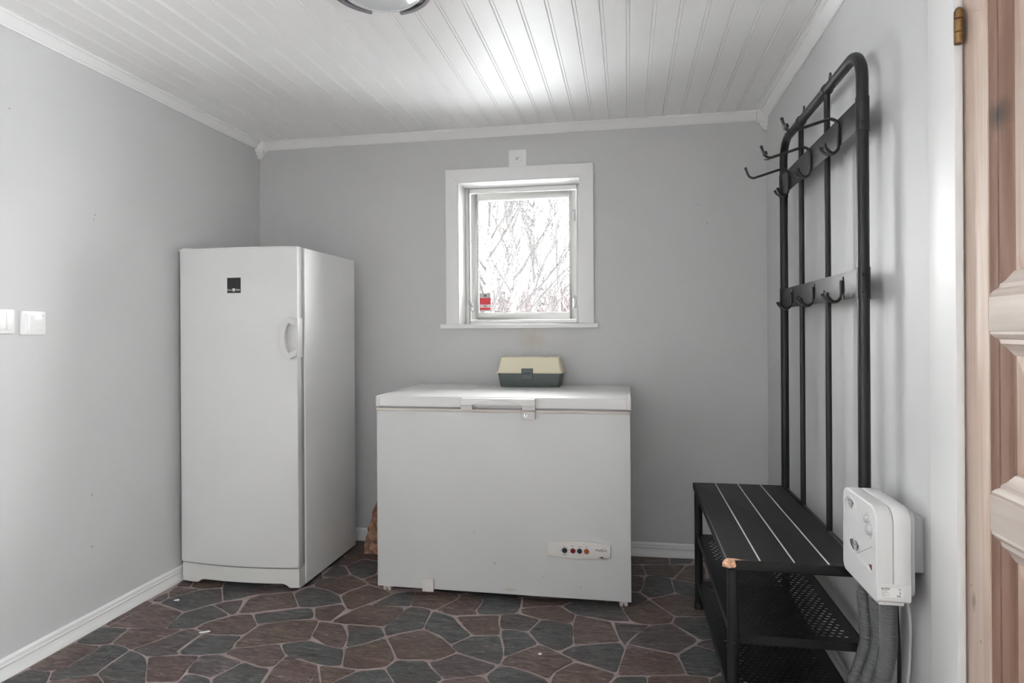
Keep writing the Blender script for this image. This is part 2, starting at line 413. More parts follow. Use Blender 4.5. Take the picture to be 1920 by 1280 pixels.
w = MB(); w.box(XR, XR + .15, DY1, YB, 0, 2.40).box(XR, XR + .15, RY1, DY0, 0, 2.40).box(XR, XR + .15, DY0, DY1, DZ, 2.40)
w.box(XR, XR + .15, YF, RY0, 0, 2.40).box(XR, XR + .15, RY0, RY1, 0, RZ0).box(XR, XR + .15, RY0, RY1, RZ1, 2.40)
wall_right = struct(w.build('wall_right', 'wall', smooth=False), 'light grey painted wall behind the black coat rack', 'wall')
wall_front = struct(MB().box(XL - .15, XR + .15, YF - .15, YF, 0, 2.40).build('wall_front', 'wall', smooth=False), 'grey wall opposite the small window', 'wall')
# tall unseen side windows behind the camera, added to bring in fill light
def fill_window(name, label, xa, sx, y0, y1, RZ0):
    t = thing(name, label, 'window', (xa, (y0 + y1) / 2, RZ0), kind='structure')
    def bx(b, u0, u1, *r): return b.box(*sorted((xa + sx * u0, xa + sx * u1)), *r)
    f = MB(); ym = (y0 + y1) / 2
    for a, b in ((y0, y0 + .05), (ym - .025, ym + .025), (y1 - .05, y1)): bx(f, .05, .11, a, b, RZ0, RZ1)
    for a, b in ((y0 + .05, ym - .025), (ym + .025, y1 - .05)): bx(bx(f, .05, .11, a, b, RZ0, RZ0 + .06), .05, .11, a, b, RZ1 - .06, RZ1)
    f.build('window_frame', 'winpaint', t, smooth=False)
    for a, b in ((y0 + .05, ym - .025), (ym + .025, y1 - .05)): bx(MB(), .078, .082, a, b, RZ0 + .06, RZ1 - .06).build('pane', 'glass', t, smooth=False)
fill_window('fill_window_2', 'tall added fill-light window beside the light switches', XL, -1, LY0, LY1, LZ0)
fill_window('fill_window_3', 'tall added fill-light window beside the pine door', XR, 1, RY0, RY1, RZ0)

# ceiling: a slab and its tongue-and-groove boards
ceiling = struct(MB().box(XL - .15, XR + .15, YF - .15, YB + .20, ZC + .012, ZC + .14).build('ceiling', 'ceil', smooth=False), 'white ceiling of narrow beaded boards', 'ceiling')
P_ = 0.0889
prof = [(0, .0045), (.0022, 0), (.0098, 0), (.0112, .003), (.0126, 0), (P_ - .0022, 0), (P_, .0045), (P_, .012), (0, .012)]
bme = MB().prism(prof, fY, YF, YB).mesh('ceiling_board', 'ceil', smooth=False)
x = 0.6265 - P_ * 31
while x < XR:
    if x + P_ <= XL + 0.002 or x < XL - .085: x += P_; continue
    obj('ceiling_board', bme, ceiling, (x, 0, ZC)); x += P_

# crown moulding
cr = [(0, -.044), (.007, -.044), (.010, -.038), (.013, -.036), (.030, -.014), (.033, -.010), (.037, -.009), (.037, 0), (0, 0)]
w = MB().prism(cr, lambda a, b, t: (t, YB - a, ZC + b), XL + .03, XR - .03)
struct(w.build('trim_1', 'trim', smooth=False), 'white crown moulding above the small window', 'moulding')
w = MB().prism(cr, lambda a, b, t: (XL + a, t, ZC + b), YF, YB)
struct(w.build('trim_2', 'trim', smooth=False), 'white crown moulding above the light switches', 'moulding')
w = MB().prism(cr, lambda a, b, t: (XR - a, t, ZC + b), YF, YB)
struct(w.build('trim_3', 'trim', smooth=False), 'white crown moulding above the coat rack', 'moulding')
# stepped corner drops where the mouldings meet
def corner_drop(name, cx, sx, label):
    c = MB()
    steps = [(.052, 0, -.052), (.048, -.052, -.058), (.044, -.058, -.064), (.038, -.064, -.070), (.033, -.070, -.076), (.026, -.076, -.082), (.020, -.082, -.092)]
    for d, za, zb in steps:
        x0, x1 = sorted((cx, cx + sx * d)); c.box(x0, x1, YB - d * .9, YB, ZC + zb, ZC + za)
    return struct(c.build(name, 'trim', smooth=False), label, 'moulding')
corner_drop('trim_4', XL, 1, 'white stepped corner drop above the upright fridge')
corner_drop('trim_5', XR, -1, 'white stepped corner drop beside the coat rack hooks')

# baseboards
bb = [(0, 0), (.014, 0), (.014, .014), (.0125, .018), (.009, .032), (.0085, .040), (.011, .044), (.0125, .047), (.0115, .051), (.009, .0525), (.010, .056), (.010, .064), (.007, .069), (.003, .071), (0, .071)]
struct(MB().prism(bb, lambda a, b, t: (t, YB - a, b), XL, XR).build('baseboard_back', 'trim', angle=25), 'white profiled baseboard under the small window', 'baseboard')
struct(MB().prism(bb, lambda a, b, t: (XL + a, t, b), YF, YB - .012).build('baseboard_left', 'trim', angle=25), 'white profiled baseboard beside the upright fridge', 'baseboard')
struct(MB().prism(bb, lambda a, b, t: (XR - a, t, b), 1.60, YB - .012).build('baseboard_right', 'trim', angle=25), 'white profiled baseboard behind the shoe bench', 'baseboard')

# ------------------------------------------------------------------ flagstone floor
floor = struct(MB().box(XL - .15, XR + .15, YF - .15, YB + .20, -.10, 0).build('floor', 'grout', smooth=False), 'floor of irregular red and slate flagstones', 'floor')
STONES = "s-2075,1738 -1874,1772 -1911,1832 -1959,1897 -1990,1895 -2048,1899 -2062,1824;r-1987,1895 -1957,1906 -1942,1917 -1934,1943 -1928,2018 -1926,2059 -1939,2082 -1999,2082 -2053,2089 -2060,1943 -2059,1900;s-1913,1841 -1874,1863 -1829,1886 -1792,1906 -1796,1924 -1805,1985 -1806,2075 -1852,2096 -1909,2100 -1937,2086 -1925,2059 -1925,2019 -1932,1941 -1956,1898;s-2002,2084 -1944,2091 -1914,2106 -1932,2166 -1939,2225 -2023,2218 -2059,2216 -2053,2089;r-1908,2103 -1855,2099 -1802,2076 -1735,2199 -1723,2250 -1803,2252 -1936,2225;m-1748,2060 -1704,2040 -1661,2050 -1602,2076 -1630,2092 -1629,2241 -1688,2264 -1717,2247 -1749,2159 -1800,2075;s-1785,1907 -1724,1867 -1660,1808 -1540,1828 -1591,1895 -1665,1991 -1704,2031 -1744,2055 -1801,2070 -1792,1920;r-1647,1966 -1585,1890 -1484,1910 -1493,1953 -1506,1995 -1520,2077 -1594,2068 -1698,2038;r-1874,1772 -1660,1808 -1727,1867 -1783,1902 -1826,1887 -1911,1839;r-2026,2222 -1899,2236 -1799,2249 -1808,2299 -1831,2392 -1998,2448 -2012,2441 -2035,2232;r-2038,2235 -2015,2449 -2069,2475 -2063,2242;s-1715,2259 -1686,2275 -1679,2320 -1621,2399 -1755,2475 -1791,2427 -1821,2390 -1812,2313 -1796,2249;s-1827,2397 -1801,2425 -1764,2482 -1730,2513 -1824,2644 -1906,2612 -1945,2558 -1987,2506 -1989,2458;m-1999,2469 -1991,2506 -2032,2563 -2045,2506 -2041,2471;r-1987,2511 -1948,2563 -1912,2615 -2045,2628 -2033,2567;m-1980,2638 -2014,2713 -2067,2725 -2048,2632;b-1976,2639 -1912,2620 -1830,2653 -1863,2727 -2010,2713;s-1729,2518 -1666,2568 -1635,2628 -1699,2723 -1860,2722 -1826,2653;m-1611,2400 -1604,2425 -1653,2548 -1724,2510 -1747,2480;r-1527,2443 -1470,2473 -1378,2516 -1451,2617 -1482,2658 -1609,2604 -1634,2555 -1593,2419;s-1485,2372 -1459,2344 -1350,2394 -1264,2425 -1280,2467 -1317,2516 -1373,2502 -1524,2422;r-1591,2233 -1461,2251 -1455,2334 -1500,2383 -1533,2421 -1598,2398 -1673,2313 -1679,2270;s-1617,2098 -1600,2076 -1536,2080 -1479,2099 -1444,2111 -1441,2152 -1456,2185 -1459,2241 -1587,2227 -1617,2239;b-1453,2239 -1450,2186 -1435,2153 -1375,2169 -1283,2213 -1186,2253 -1198,2288 -1224,2390 -1240,2418 -1364,2386 -1431,2345 -1446,2328;r-1345,2071 -1254,2043 -1227,2050 -1217,2060 -1217,2133 -1236,2149 -1286,2207 -1373,2166 -1435,2147 -1445,2108;m-1507,2001 -1489,1965 -1465,1966 -1428,1959 -1392,1952 -1385,1961 -1360,2020 -1344,2065 -1398,2076 -1455,2097 -1519,2080;s-1479,1906 -1459,1856 -1338,1877 -1369,1923 -1391,1946 -1448,1961 -1478,1958 -1486,1944;s-1334,1877 -1191,1901 -1204,1950 -1224,2039 -1261,2039 -1340,2063 -1356,2015 -1380,1948;s-1235,2149 -1188,2117 -1150,2118 -1111,2104 -1068,2094 -1024,2087 -989,2098 -1011,2165 -1033,2210 -1057,2209 -1134,2232 -1187,2249 -1277,2208;r-1213,2061 -1216,2044 -1185,1902 -1030,1928 -1046,1981 -1052,2022 -1068,2088 -1108,2098 -1153,2111 -1212,2131;r-1200,2301 -1194,2282 -1107,2223 -1060,2215 -1039,2219 -1040,2234 -1052,2291 -1070,2323 -1120,2393 -1184,2401 -1224,2402;s-1064,2324 -1050,2285 -1028,2224 -977,2258 -916,2328 -961,2397 -1016,2395 -1103,2396;b-993,2120 -978,2089 -910,2086 -833,2113 -820,2173 -869,2256 -913,2315 -975,2252 -1028,2217;s-913,2330 -887,2352 -811,2403 -795,2416 -811,2577 -853,2595 -910,2594 -924,2551 -933,2475 -948,2394;b-853,2240 -809,2172 -709,2185 -678,2185 -642,2220 -615,2258 -652,2299 -694,2344 -789,2404 -864,2357 -906,2319;s-828,2108 -817,2088 -772,2032 -737,1977 -620,1997 -630,2046 -615,2074 -679,2139 -706,2177 -809,2163;s-990,1935 -740,1977 -769,2023 -831,2102 -914,2075 -970,1989;b-1006,1983 -990,1940 -973,1989 -953,2022 -918,2077 -979,2083 -1064,2086;r-1044,1981 -1030,1928 -985,1936 -1009,1983 -1066,2077;s-791,2413 -714,2373 -653,2307 -594,2390 -640,2442 -705,2531 -761,2554 -802,2567;b-640,2456 -587,2391 -488,2411 -494,2452 -512,2507 -524,2577 -640,2550 -692,2534;b-911,2602 -851,2600 -797,2580 -732,2722 -744,2756 -950,2751;r-708,2543 -610,2571 -632,2603 -621,2697 -629,2748 -733,2758 -726,2715 -791,2581;s-603,2572 -522,2585 -457,2611 -450,2674 -461,2758 -624,2740 -617,2680 -625,2604;b-435,2609 -351,2572 -337,2571 -254,2547 -222,2563 -216,2633 -236,2645 -287,2702 -369,2684 -443,2654;s-234,2654 -194,2625 -153,2624 -66,2600 6,2608 -27,2712 -45,2784 -212,2774 -277,2708;r-353,2691 -284,2707 -216,2782 -454,2770 -443,2664;m-507,2507 -491,2459 -445,2463 -388,2455 -354,2566 -456,2604 -515,2586;s-332,2371 -291,2343 -252,2321 -204,2380 -218,2534 -229,2547 -345,2566 -382,2457;s-482,2413 -454,2325 -443,2259 -433,2255 -400,2291 -334,2364 -387,2446 -448,2460 -486,2451;s-628,2332 -648,2296 -613,2255 -607,2253 -506,2213 -445,2195 -444,2259 -456,2312 -486,2402 -592,2381;m-672,2140 -611,2072 -564,2090 -524,2105 -476,2131 -452,2185 -540,2219 -612,2246 -665,2184 -692,2174;r-442,2195 -381,2183 -326,2164 -265,2132 -251,2177 -223,2217 -190,2263 -250,2309 -307,2350 -326,2356 -399,2285 -435,2249;s-178,2265 -92,2228 -43,2206 -25,2323 -15,2379 -35,2424 -203,2367 -245,2313;b-251,2059 -92,2086 -67,2140 -45,2198 -92,2220 -186,2255 -248,2178 -256,2128;s-472,2108 -431,2029 -251,2059 -267,2121 -325,2157 -380,2177 -414,2186 -443,2186 -472,2127;r-615,2066 -609,1999 -436,2028 -455,2076 -475,2102 -512,2112 -563,2085;r-219,2556 -202,2380 -104,2412 -34,2430 -51,2505 -72,2592 -187,2622 -213,2630;m-38,2466 -16,2404 -4,2439 25,2497 80,2584 61,2584 -46,2589 -59,2590;b13,2606 61,2591 100,2594 163,2619 180,2683 85,2831 14,2756 -27,2720;m0,2418 93,2392 168,2373 237,2460 253,2494 164,2615 84,2583 44,2530 -3,2428;r-18,2344 -33,2261 -39,2191 109,2218 189,2236 178,2306 165,2364 92,2384 -3,2412 -11,2394;s191,2234 275,2232 303,2269 320,2291 310,2415 238,2446 172,2366;m275,2436 311,2420 310,2509 265,2487 241,2455;s210,2569 264,2495 316,2515 316,2695 183,2677 169,2616;s-57,2149 -72,2091 56,2112 58,2161 56,2202 -39,2184;b58,2112 250,2145 263,2228 188,2229 61,2203;s253,2145 328,2158 321,2244 298,2247 264,2221;s65,2963 51,2908 92,2851 169,2901 201,2932 193,3088 152,3110 93,3111 76,3083;b87,3118 149,3113 204,3097 240,3184 275,3272 200,3275 66,3242;r209,3090 303,3056 346,3070 369,3267 330,3288 277,3264;s201,2939 213,2924 285,2880 324,2877 343,3042 302,3045 198,3081;r136,2763 186,2687 313,2702 324,2858 285,2876 212,2918 166,2891 89,2838;m-36,2906 43,2913 59,2942 70,3025 68,3089 16,3099 -38,3086;m-38,3094 82,3117 63,3245 -39,3233;r-40,3241 200,3284 203,3367 -41,3359;s203,3284 306,3305 330,3375 209,3368;s84,2834 45,2900 -28,2895 -27,2724 14,2754;s-1375,2517 -1310,2528 -1210,2586 -1257,2654 -1331,2702 -1416,2726 -1446,2712 -1465,2642;b-1330,2707 -1259,2662 -1238,2717 -1187,2803 -1296,2882 -1321,2889 -1412,2832 -1433,2783 -1421,2735;s-1372,2854 -1321,2900 -1381,2984 -1443,3003 -1437,2849;s-1307,2897 -1234,2856 -1196,2915 -1200,2946 -1244,3076 -1336,3103 -1385,3001;b-1172,2795 -1049,2757 -1178,2923 -1228,2852;b-1167,2535 -1143,2530 -1102,2591 -1032,2713 -1089,2750 -1177,2789 -1234,2708 -1247,2651;r-1259,2432 -1230,2414 -1180,2414 -1170,2534 -1208,2574 -1303,2520;b-1120,2402 -961,2406 -940,2431 -924,2554 -939,2584 -1100,2583 -1138,2519 -1176,2407;r-1387,3000 -1341,3115 -1244,3088 -1286,3193 -1374,3257 -1443,3200 -1444,3014;s-912,2601 -932,2702 -942,2756 -1030,2709 -1076,2583;m-1629,2606 -1480,2663 -1457,2749 -1719,2677 -1659,2583"
traced = []
for t in STONES.split(';'):
    traced.append((t[0], [tuple(int(c) / 1000 for c in q.split(',')) for q in t[1:].split()]))
rnd = random.Random(5)
def cen(p): return (sum(a for a, b in p) / len(p), sum(b for a, b in p) / len(p))
def inside(q, p):
    c = False
    for i in range(len(p)):
        (x1, y1), (x2, y2) = p[i], p[i - 1]
        if (y1 > q[1]) != (y2 > q[1]) and q[0] < (x2 - x1) * (q[1] - y1) / (y2 - y1) + x1: c = not c
    return c
sites = [cen(p) for k, p in traced]; ntr = len(sites)
tries = 0
while tries < 9000:
    tries += 1
    q = (rnd.uniform(XL, XR), rnd.uniform(0.55, YB))
    if any((q[0] - s[0]) ** 2 + (q[1] - s[1]) ** 2 < 0.148 ** 2 for s in sites): continue
    if any(inside(q, p) for k, p in traced): continue
    sites.append(q)
def cell(i):
    x, y = sites[i]; poly = [(XL, 0.5), (XR, 0.5), (XR, YB), (XL, YB)]
    for j, (u, v) in enumerate(sites):
        if j == i or (u - x) ** 2 + (v - y) ** 2 > 1.0: continue
        mx_, my_, nx, ny = (x + u) / 2, (y + v) / 2, u - x, v - y; out = []
        for a in range(len(poly)):
            p, q = poly[a - 1], poly[a]
            dp = (p[0] - mx_) * nx + (p[1] - my_) * ny; dq = (q[0] - mx_) * nx + (q[1] - my_) * ny
            if (dp <= 0) != (dq <= 0):
                t = dp / (dp - dq); out.append((p[0] + (q[0] - p[0]) * t, p[1] + (q[1] - p[1]) * t))
            if dq <= 0: out.append(q)
        poly = out
        if len(poly) < 3: break
    return poly
def rough_outline(p, inset, jit):
    # chamfer corners, subdivide edges, jitter, then shrink inward
    n = len(p); q = []
    for i in range(n):
        a, b = Vector(p[i]), Vector(p[(i + 1) % n]); L = (b - a).length
        if L < 0.004: continue
        c = min(0.010, L * 0.2) / L
        k = max(1, int(L / 0.05))
        for j in range(k + 1):
            t = c + (1 - 2 * c) * j / k; v = a.lerp(b, t)
            if 0 < j < k: v += Vector((rnd.uniform(-jit, jit), rnd.uniform(-jit, jit)))
            q.append(v)
    n = len(q); out = []
    for i in range(n):
        a, b, c = q[i - 1], q[i], q[(i + 1) % n]
        e1 = (b - a); e2 = (c - b)
        if e1.length < 1e-6 or e2.length < 1e-6: out.append(b); continue
        n1 = Vector((-e1.y, e1.x)).normalized(); n2 = Vector((-e2.y, e2.x)).normalized()
        d = n1 + n2
        if d.length < 0.2: d = n1
        out.append(b + d.normalized() * inset)
    return out
def stone(p, kind, top):
    o1 = rough_outline(p, 0.0009, 0.0022)
    n = len(o1)
    c = Vector((sum(v.x for v in o1) / n, sum(v.y for v in o1) / n))
    o2 = []
    for v in o1:
        d = c - v; o2.append(v + d.normalized() * min(0.0022, d.length * .3))
    cl = lambda v: (min(XR - .001, max(XL + .001, v.x)), min(YB - .001, max(.4, v.y)))
    b = MB(); b.add([(*cl(v), 0.0) for v in o1] + [(*cl(v), top) for v in o2], [tuple(range(n, 2 * n))] + [(i, (i + 1) % n, n + (i + 1) % n, n + i) for i in range(n)])
    b.build('flagstone', 'st_' + kind, floor, smooth=False, merge=False)
for i, (k, p) in enumerate(traced): stone(p, k, 0.0012 + 0.00007 * (i % 9))
for i in range(ntr, len(sites)):
    p = cell(i)
    if len(p) >= 3: stone(p, rnd.choice('srbms'), 0.0009)

# ------------------------------------------------------------------ window_1
win = thing('window_1', 'small square white framed window above the chest freezer', 'window', (-0.567, YB, 1.185), kind='structure')
def quad_board(name, pts, y0, y1, mt, bevel=.002):
    n = len(pts); b = MB(); b.add([(a, y0, c) for a, c in pts] + [(a, y1, c) for a, c in pts], [tuple(range(n)), tuple(range(n, 2 * n))[::-1]] + [(i, (i + 1) % n, n + (i + 1) % n, n + i) for i in range(n)])
    return b.build(name, mt, win, bevel=bevel)
ox0, ox1, oz0, oz1 = -0.966, -0.170, 1.201, 2.038
cy = YB - .016
quad_board('casing', [(ox0, oz0), (wx0, oz0), (wx0, wz1), (ox0, oz1)], cy, YB, 'trim')
quad_board('casing', [(wx1, oz0), (ox1, oz0), (ox1, oz1), (wx1, wz1)], cy, YB, 'trim')
quad_board('casing', [(wx0, wz1), (wx1, wz1), (ox1, oz1), (ox0, oz1)], cy, YB, 'trim')
MB().box(-0.996, -0.147, YB - .030, YB + .14, 1.178, 1.201).build('window_sill', 'trim', win, bevel=.003)
# lining boards of the reveal
for n_, b in (('reveal', (wx0, wx0 + .006, YB - .012, YB + .14, 1.201, wz1)), ('reveal', (wx1 - .006, wx1, YB - .012, YB + .14, 1.201, wz1)), ('reveal', (wx0 + .006, wx1 - .006, YB - .012, YB + .14, wz1 - .006, wz1))):
    MB().box(*b).build(n_, 'trim', win, smooth=False)
# fixed frame
fx0, fx1, fz0, fz1 = wx0 + .006, wx1 - .006, 1.201, wz1 - .006
y0 = YB + .135
fr = MB()
def ring(b, a0, a1, c0, c1, wl, wr, wb, wt, y0, y1):
    b.box(a0, a0 + wl, y0, y1, c0, c1).box(a1 - wr, a1, y0, y1, c0, c1).box(a0 + wl, a1 - wr, y0, y1, c0, c0 + wb).box(a0 + wl, a1 - wr, y0, y1, c1 - wt, c1); return b
ring(fr, fx0, fx1, fz0, fz1, .024, .024, .022, .022, y0, y0 + .06)
ring(fr, fx0 + .006, fx1 - .006, fz0 + .004, fz1 - .006, .020, .020, .020, .020, y0 - .008, y0 + .02)
fr.build('window_frame', 'winpaint', win, bevel=.002)
# sash
sx0, sx1, sz0, sz1 = fx0 + .029, fx1 - .029, fz0 + .027, fz1 - .029
sa = MB(); ring(sa, sx0, sx1, sz0, sz1, .036, .036, .036, .036, y0 + .008, y0 + .045)
ring(sa, sx0 + .030, sx1 - .030, sz0 + .030, sz1 - .030, .009, .009, .009, .009, y0 + .012, y0 + .040)
sash = sa.build('sash', 'winpaint', win, bevel=.002)
px0, px1, pz0, pz1 = sx0 + .037, sx1 - .037, sz0 + .037, sz1 - .037
ga = MB(); ring(ga, px0, px1, pz0, pz1, .004, .004, .003, .003, y0 + .022, y0 + .034)
ga.build('glazing_gasket', 'rubber', sash, smooth=False)
MB().box(px0, px1, y0 + .026, y0 + .030, pz0, pz1).build('pane', 'glass', sash, smooth=False)
# hinges and catch (painted over)
for zc in (1.79, 1.315):
    h = MB(); h.tube([(sx1 - .006, y0 - .004, zc - .028), (sx1 - .006, y0 - .004, zc + .028)], .005, 10).box(sx1 - .022, sx1 - .006, y0 - .001, y0 + .008, zc - .024, zc + .024)
    h.sphere((sx1 - .006, y0 - .004, zc + .034), .006).build('hinge', 'chrome', win)
h = MB(); h.box(sx0 + .002, sx0 + .016, y0 - .004, y0 + .008, 1.275, 1.325).tube([(sx0 + .009, y0 - .006, 1.30), (sx0 - .004, y0 - .018, 1.312), (sx0 - .012, y0 - .018, 1.332)], .004, 8)
h.build('catch', 'chrome', win, bevel=.001)

# sticker on the pane
ys = y0 + .0255
st = thing('window_sticker', 'red and grey alarm sticker in the window pane corner', 'sticker', (-0.79, ys, 1.268))
q0, q1, q2, q3 = px0 + .008, px0 + .072, pz0 + .010, pz0 + .112
MB().box(q0, q1, ys - .0006, ys, q2, q3).build('backing', 'stick_grey', st, smooth=False)
MB().box(q0, q1, ys - .0009, ys - .0006, q2 + .008, q3 - .027).build('red_band', 'stick_red', st, smooth=False)
for k in range(3):
    a = q0 + .003 + k * .0205
    b = MB().box(a, a + .018, ys - .0012, ys - .0009, q2 + .021, q2 + .038).build('white_field', 'whiteink', st, smooth=False)
    MB().box(a + .004, a + .014, ys - .0014, ys - .0012, q2 + .026, q2 + .033).build('pictogram', 'stick_ink' if k == 1 else 'stick_grey', b, smooth=False)
fl = MB(); cx_, cz_ = (q0 + q1) / 2, q3 - .013
for k in range(5):
    an = PI / 2 + 2 * PI * k / 5
    fl.lathe([(.0032, -.0003), (.0032, .0)], (cx_ + .0048 * math.cos(an), ys - .0009, cz_ + .0048 * math.sin(an)), 'y', 10)
fl.build('flower_mark', 'stick_ink', st, smooth=False)
text_mesh('lettering', 'L....', .022, 'orange', st, (cx_, ys - .0011, q2 + .055), (1, 0, 0), (0, 0, 1), width=.050)

# ------------------------------------------------------------------ door_1
door = thing('door_1', 'whitewashed pine panel door with recessed panels', 'door', (XR + .007, 1.06, 0), kind='structure')
dx = XR + .007; dt = .040
YH = 1.497   # hinge edge
MB().box(dx, dx + dt, 1.405, YH, .01, 2.045).build('stile', 'pine', door, bevel=.002)
MB().box(dx, dx + dt, .63, .74, .01, 2.045).build('stile', 'pine', door, bevel=.002)
rails = [(.01, .22), (.766, .836), (1.155, 1.222), (1.925, 2.045)]
for a, b in rails: MB().box(dx + .0004, dx + dt - .0004, .74, 1.405, a, b).build('rail', 'pine_rail', door, bevel=.002)
for k in range(3):
    z0, z1 = rails[k][1], rails[k + 1][0]; ya, yb = .74, 1.405
    mo = MB(); mp_ = [(0, .003), (.006, .001), (.012, .004), (.016, .010), (.024, .009), (.030, .015), (.046, .021), (.049, .026), (0, .026)]
    for (c0, c1, ax, edge, sg) in ((z0, z1, 'z', yb, -1), (z0, z1, 'z', ya, 1)):
        mo.add([(dx + d, edge + sg * u, c0 + u) for u, d in mp_] + [(dx + d, edge + sg * u, c1 - u) for u, d in mp_],
               [(i, (i + 1) % 9, 9 + (i + 1) % 9, 9 + i) for i in range(9)])
    mo.build('upright_moulding', 'pine_mould', door, angle=30)
    mo = MB()
    for edge, sg in ((z0, 1), (z1, -1)):
        mo.add([(dx + d, ya + u, edge + sg * u) for u, d in mp_] + [(dx + d, yb - u, edge + sg * u) for u, d in mp_],
               [(i, (i + 1) % 9, 9 + (i + 1) % 9, 9 + i) for i in range(9)])
    mo.build('cross_moulding', 'pine_rail', door, angle=30)
    pn = MB(); u = .046
    a0, a1, b0, b1 = ya + u, yb - u, z0 + u, z1 - u; s = .055
    pn.add([(dx + .024, a0, b0), (dx + .024, a1, b0), (dx + .024, a1, b1), (dx + .024, a0, b1), (dx + .014, a0 + s, b0 + s), (dx + .014, a1 - s, b0 + s), (dx + .014, a1 - s, b1 - s), (dx + .014, a0 + s, b1 - s),
            (dx + .011, a0 + s + .003, b0 + s + .003), (dx + .011, a1 - s - .003, b0 + s + .003), (dx + .011, a1 - s - .003, b1 - s - .003), (dx + .011, a0 + s + .003, b1 - s - .003),
            (dx + .034, a0, b0), (dx + .034, a1, b0), (dx + .034, a1, b1), (dx + .034, a0, b1)],
           [(0, 1, 5, 4), (1, 2, 6, 5), (2, 3, 7, 6), (3, 0, 4, 7), (4, 5, 9, 8), (5, 6, 10, 9), (6, 7, 11, 10), (7, 4, 8, 11), (8, 9, 10, 11), (12, 13, 14, 15)])
    pn.build('panel', 'pine_panel', door, smooth=False)
h = MB(); hy, hx = 1.474, .680
for a, b in ((1.750, 1.7725), (1.7735, 1.800), (1.801, 1.818)): h.lathe([(.0085, a), (.0092, a + .001), (.0092, b - .001), (.0085, b)], (hx, hy, 0), 'z', 16)
h.sphere((hx, hy, 1.819), .007)
h.build('hinge', 'brass', door, angle=30)
h = MB()
for a, b in ((.25, .2725), (.2735, .300), (.301, .318)): h.lathe([(.0085, a), (.0092, a + .001), (.0092, b - .001), (.0085, b)], (hx, hy, 0), 'z', 16)
h.build('hinge', 'brass', door, angle=30)
h = MB().lathe([(.024, -.004), (.024, .002), (.010, .004), (.010, .045)], (0, 0, 0), 'x', 20); h.v = [(dx - a, .685 + b, 1.02 + c) for a, b, c in h.v]
h.tube([(dx - .043, .685, 1.02), (dx - .046, .72, 1.02), (dx - .044, .80, 1.02)], .009, 10)
h.build('door_handle', 'chrome', door)

# door lining and casing
dl = MB().box(XR + .0, XR + .15, DY1 - .003, DY1, 0, DZ).box(XR, XR + .15, DY0, DY0 + .003, 0, DZ)
struct(dl.build('trim_6', 'trim', smooth=False), 'white door lining around the pine door', 'door lining')
cs = MB().box(XR - .015, XR, 1.483, 1.603, 0, 2.13)
ca = thing('trim_7', 'white flat casing board around the pine door', 'door casing', (XR, 1.06, 0), kind='structure')
b = MB(); pz = [(0, 1.483), (1.825, 1.483), (1.90, 1.500), (2.13, 1.500), (2.13, 1.603), (0, 1.603)]
b.add([(XR - .015, y, z) for z, y in pz] + [(XR, y, z) for z, y in pz], [tuple(range(6)), tuple(range(6, 12))[::-1]] + [(i, (i + 1) % 6, 6 + (i + 1) % 6, 6 + i) for i in range(6)])
b.build('casing', 'doortrim', ca, bevel=.0015)
MB().box(XR - .015, XR, .52, .635, 0, 2.13).build('casing', 'doortrim', ca, bevel=.0015)
MB().box(XR - .015, XR, .635, 1.500, 2.03, 2.13).build('casing', 'doortrim', ca, bevel=.0015)

# ------------------------------------------------------------------ outdoors
gr = MB(); N = 24
for i in range(N + 1):
    for j in range(N + 1):
        x_ = -90 + 180 * i / N; y_ = YB + .35 + 120 * (j / N) ** 2
        gr.v.append((x_, y_, -0.45 + 0.25 * math.sin(x_ * .13) * math.sin(y_ * .11) * min(1, (y_ - YB) / 15)))
for i in range(N):
    for j in range(N): gr.f.append((i * (N + 1) + j, (i + 1) * (N + 1) + j, (i + 1) * (N + 1) + j + 1, i * (N + 1) + j + 1))
struct(gr.build('ground', 'snow', merge=False, angle=180), 'snow covered ground outside the window', 'snow')
gr = MB().box(-30, 30, -60, YF - .2, -.55, -.25).box(XR + .2, 30, YF - .2, YB, -.55, -.25).box(-30, XL - .2, YF - .2, YB, -.55, -.25)
struct(gr.build('ground', 'snow', smooth=False), 'snow covered ground outside the added side windows', 'snow')

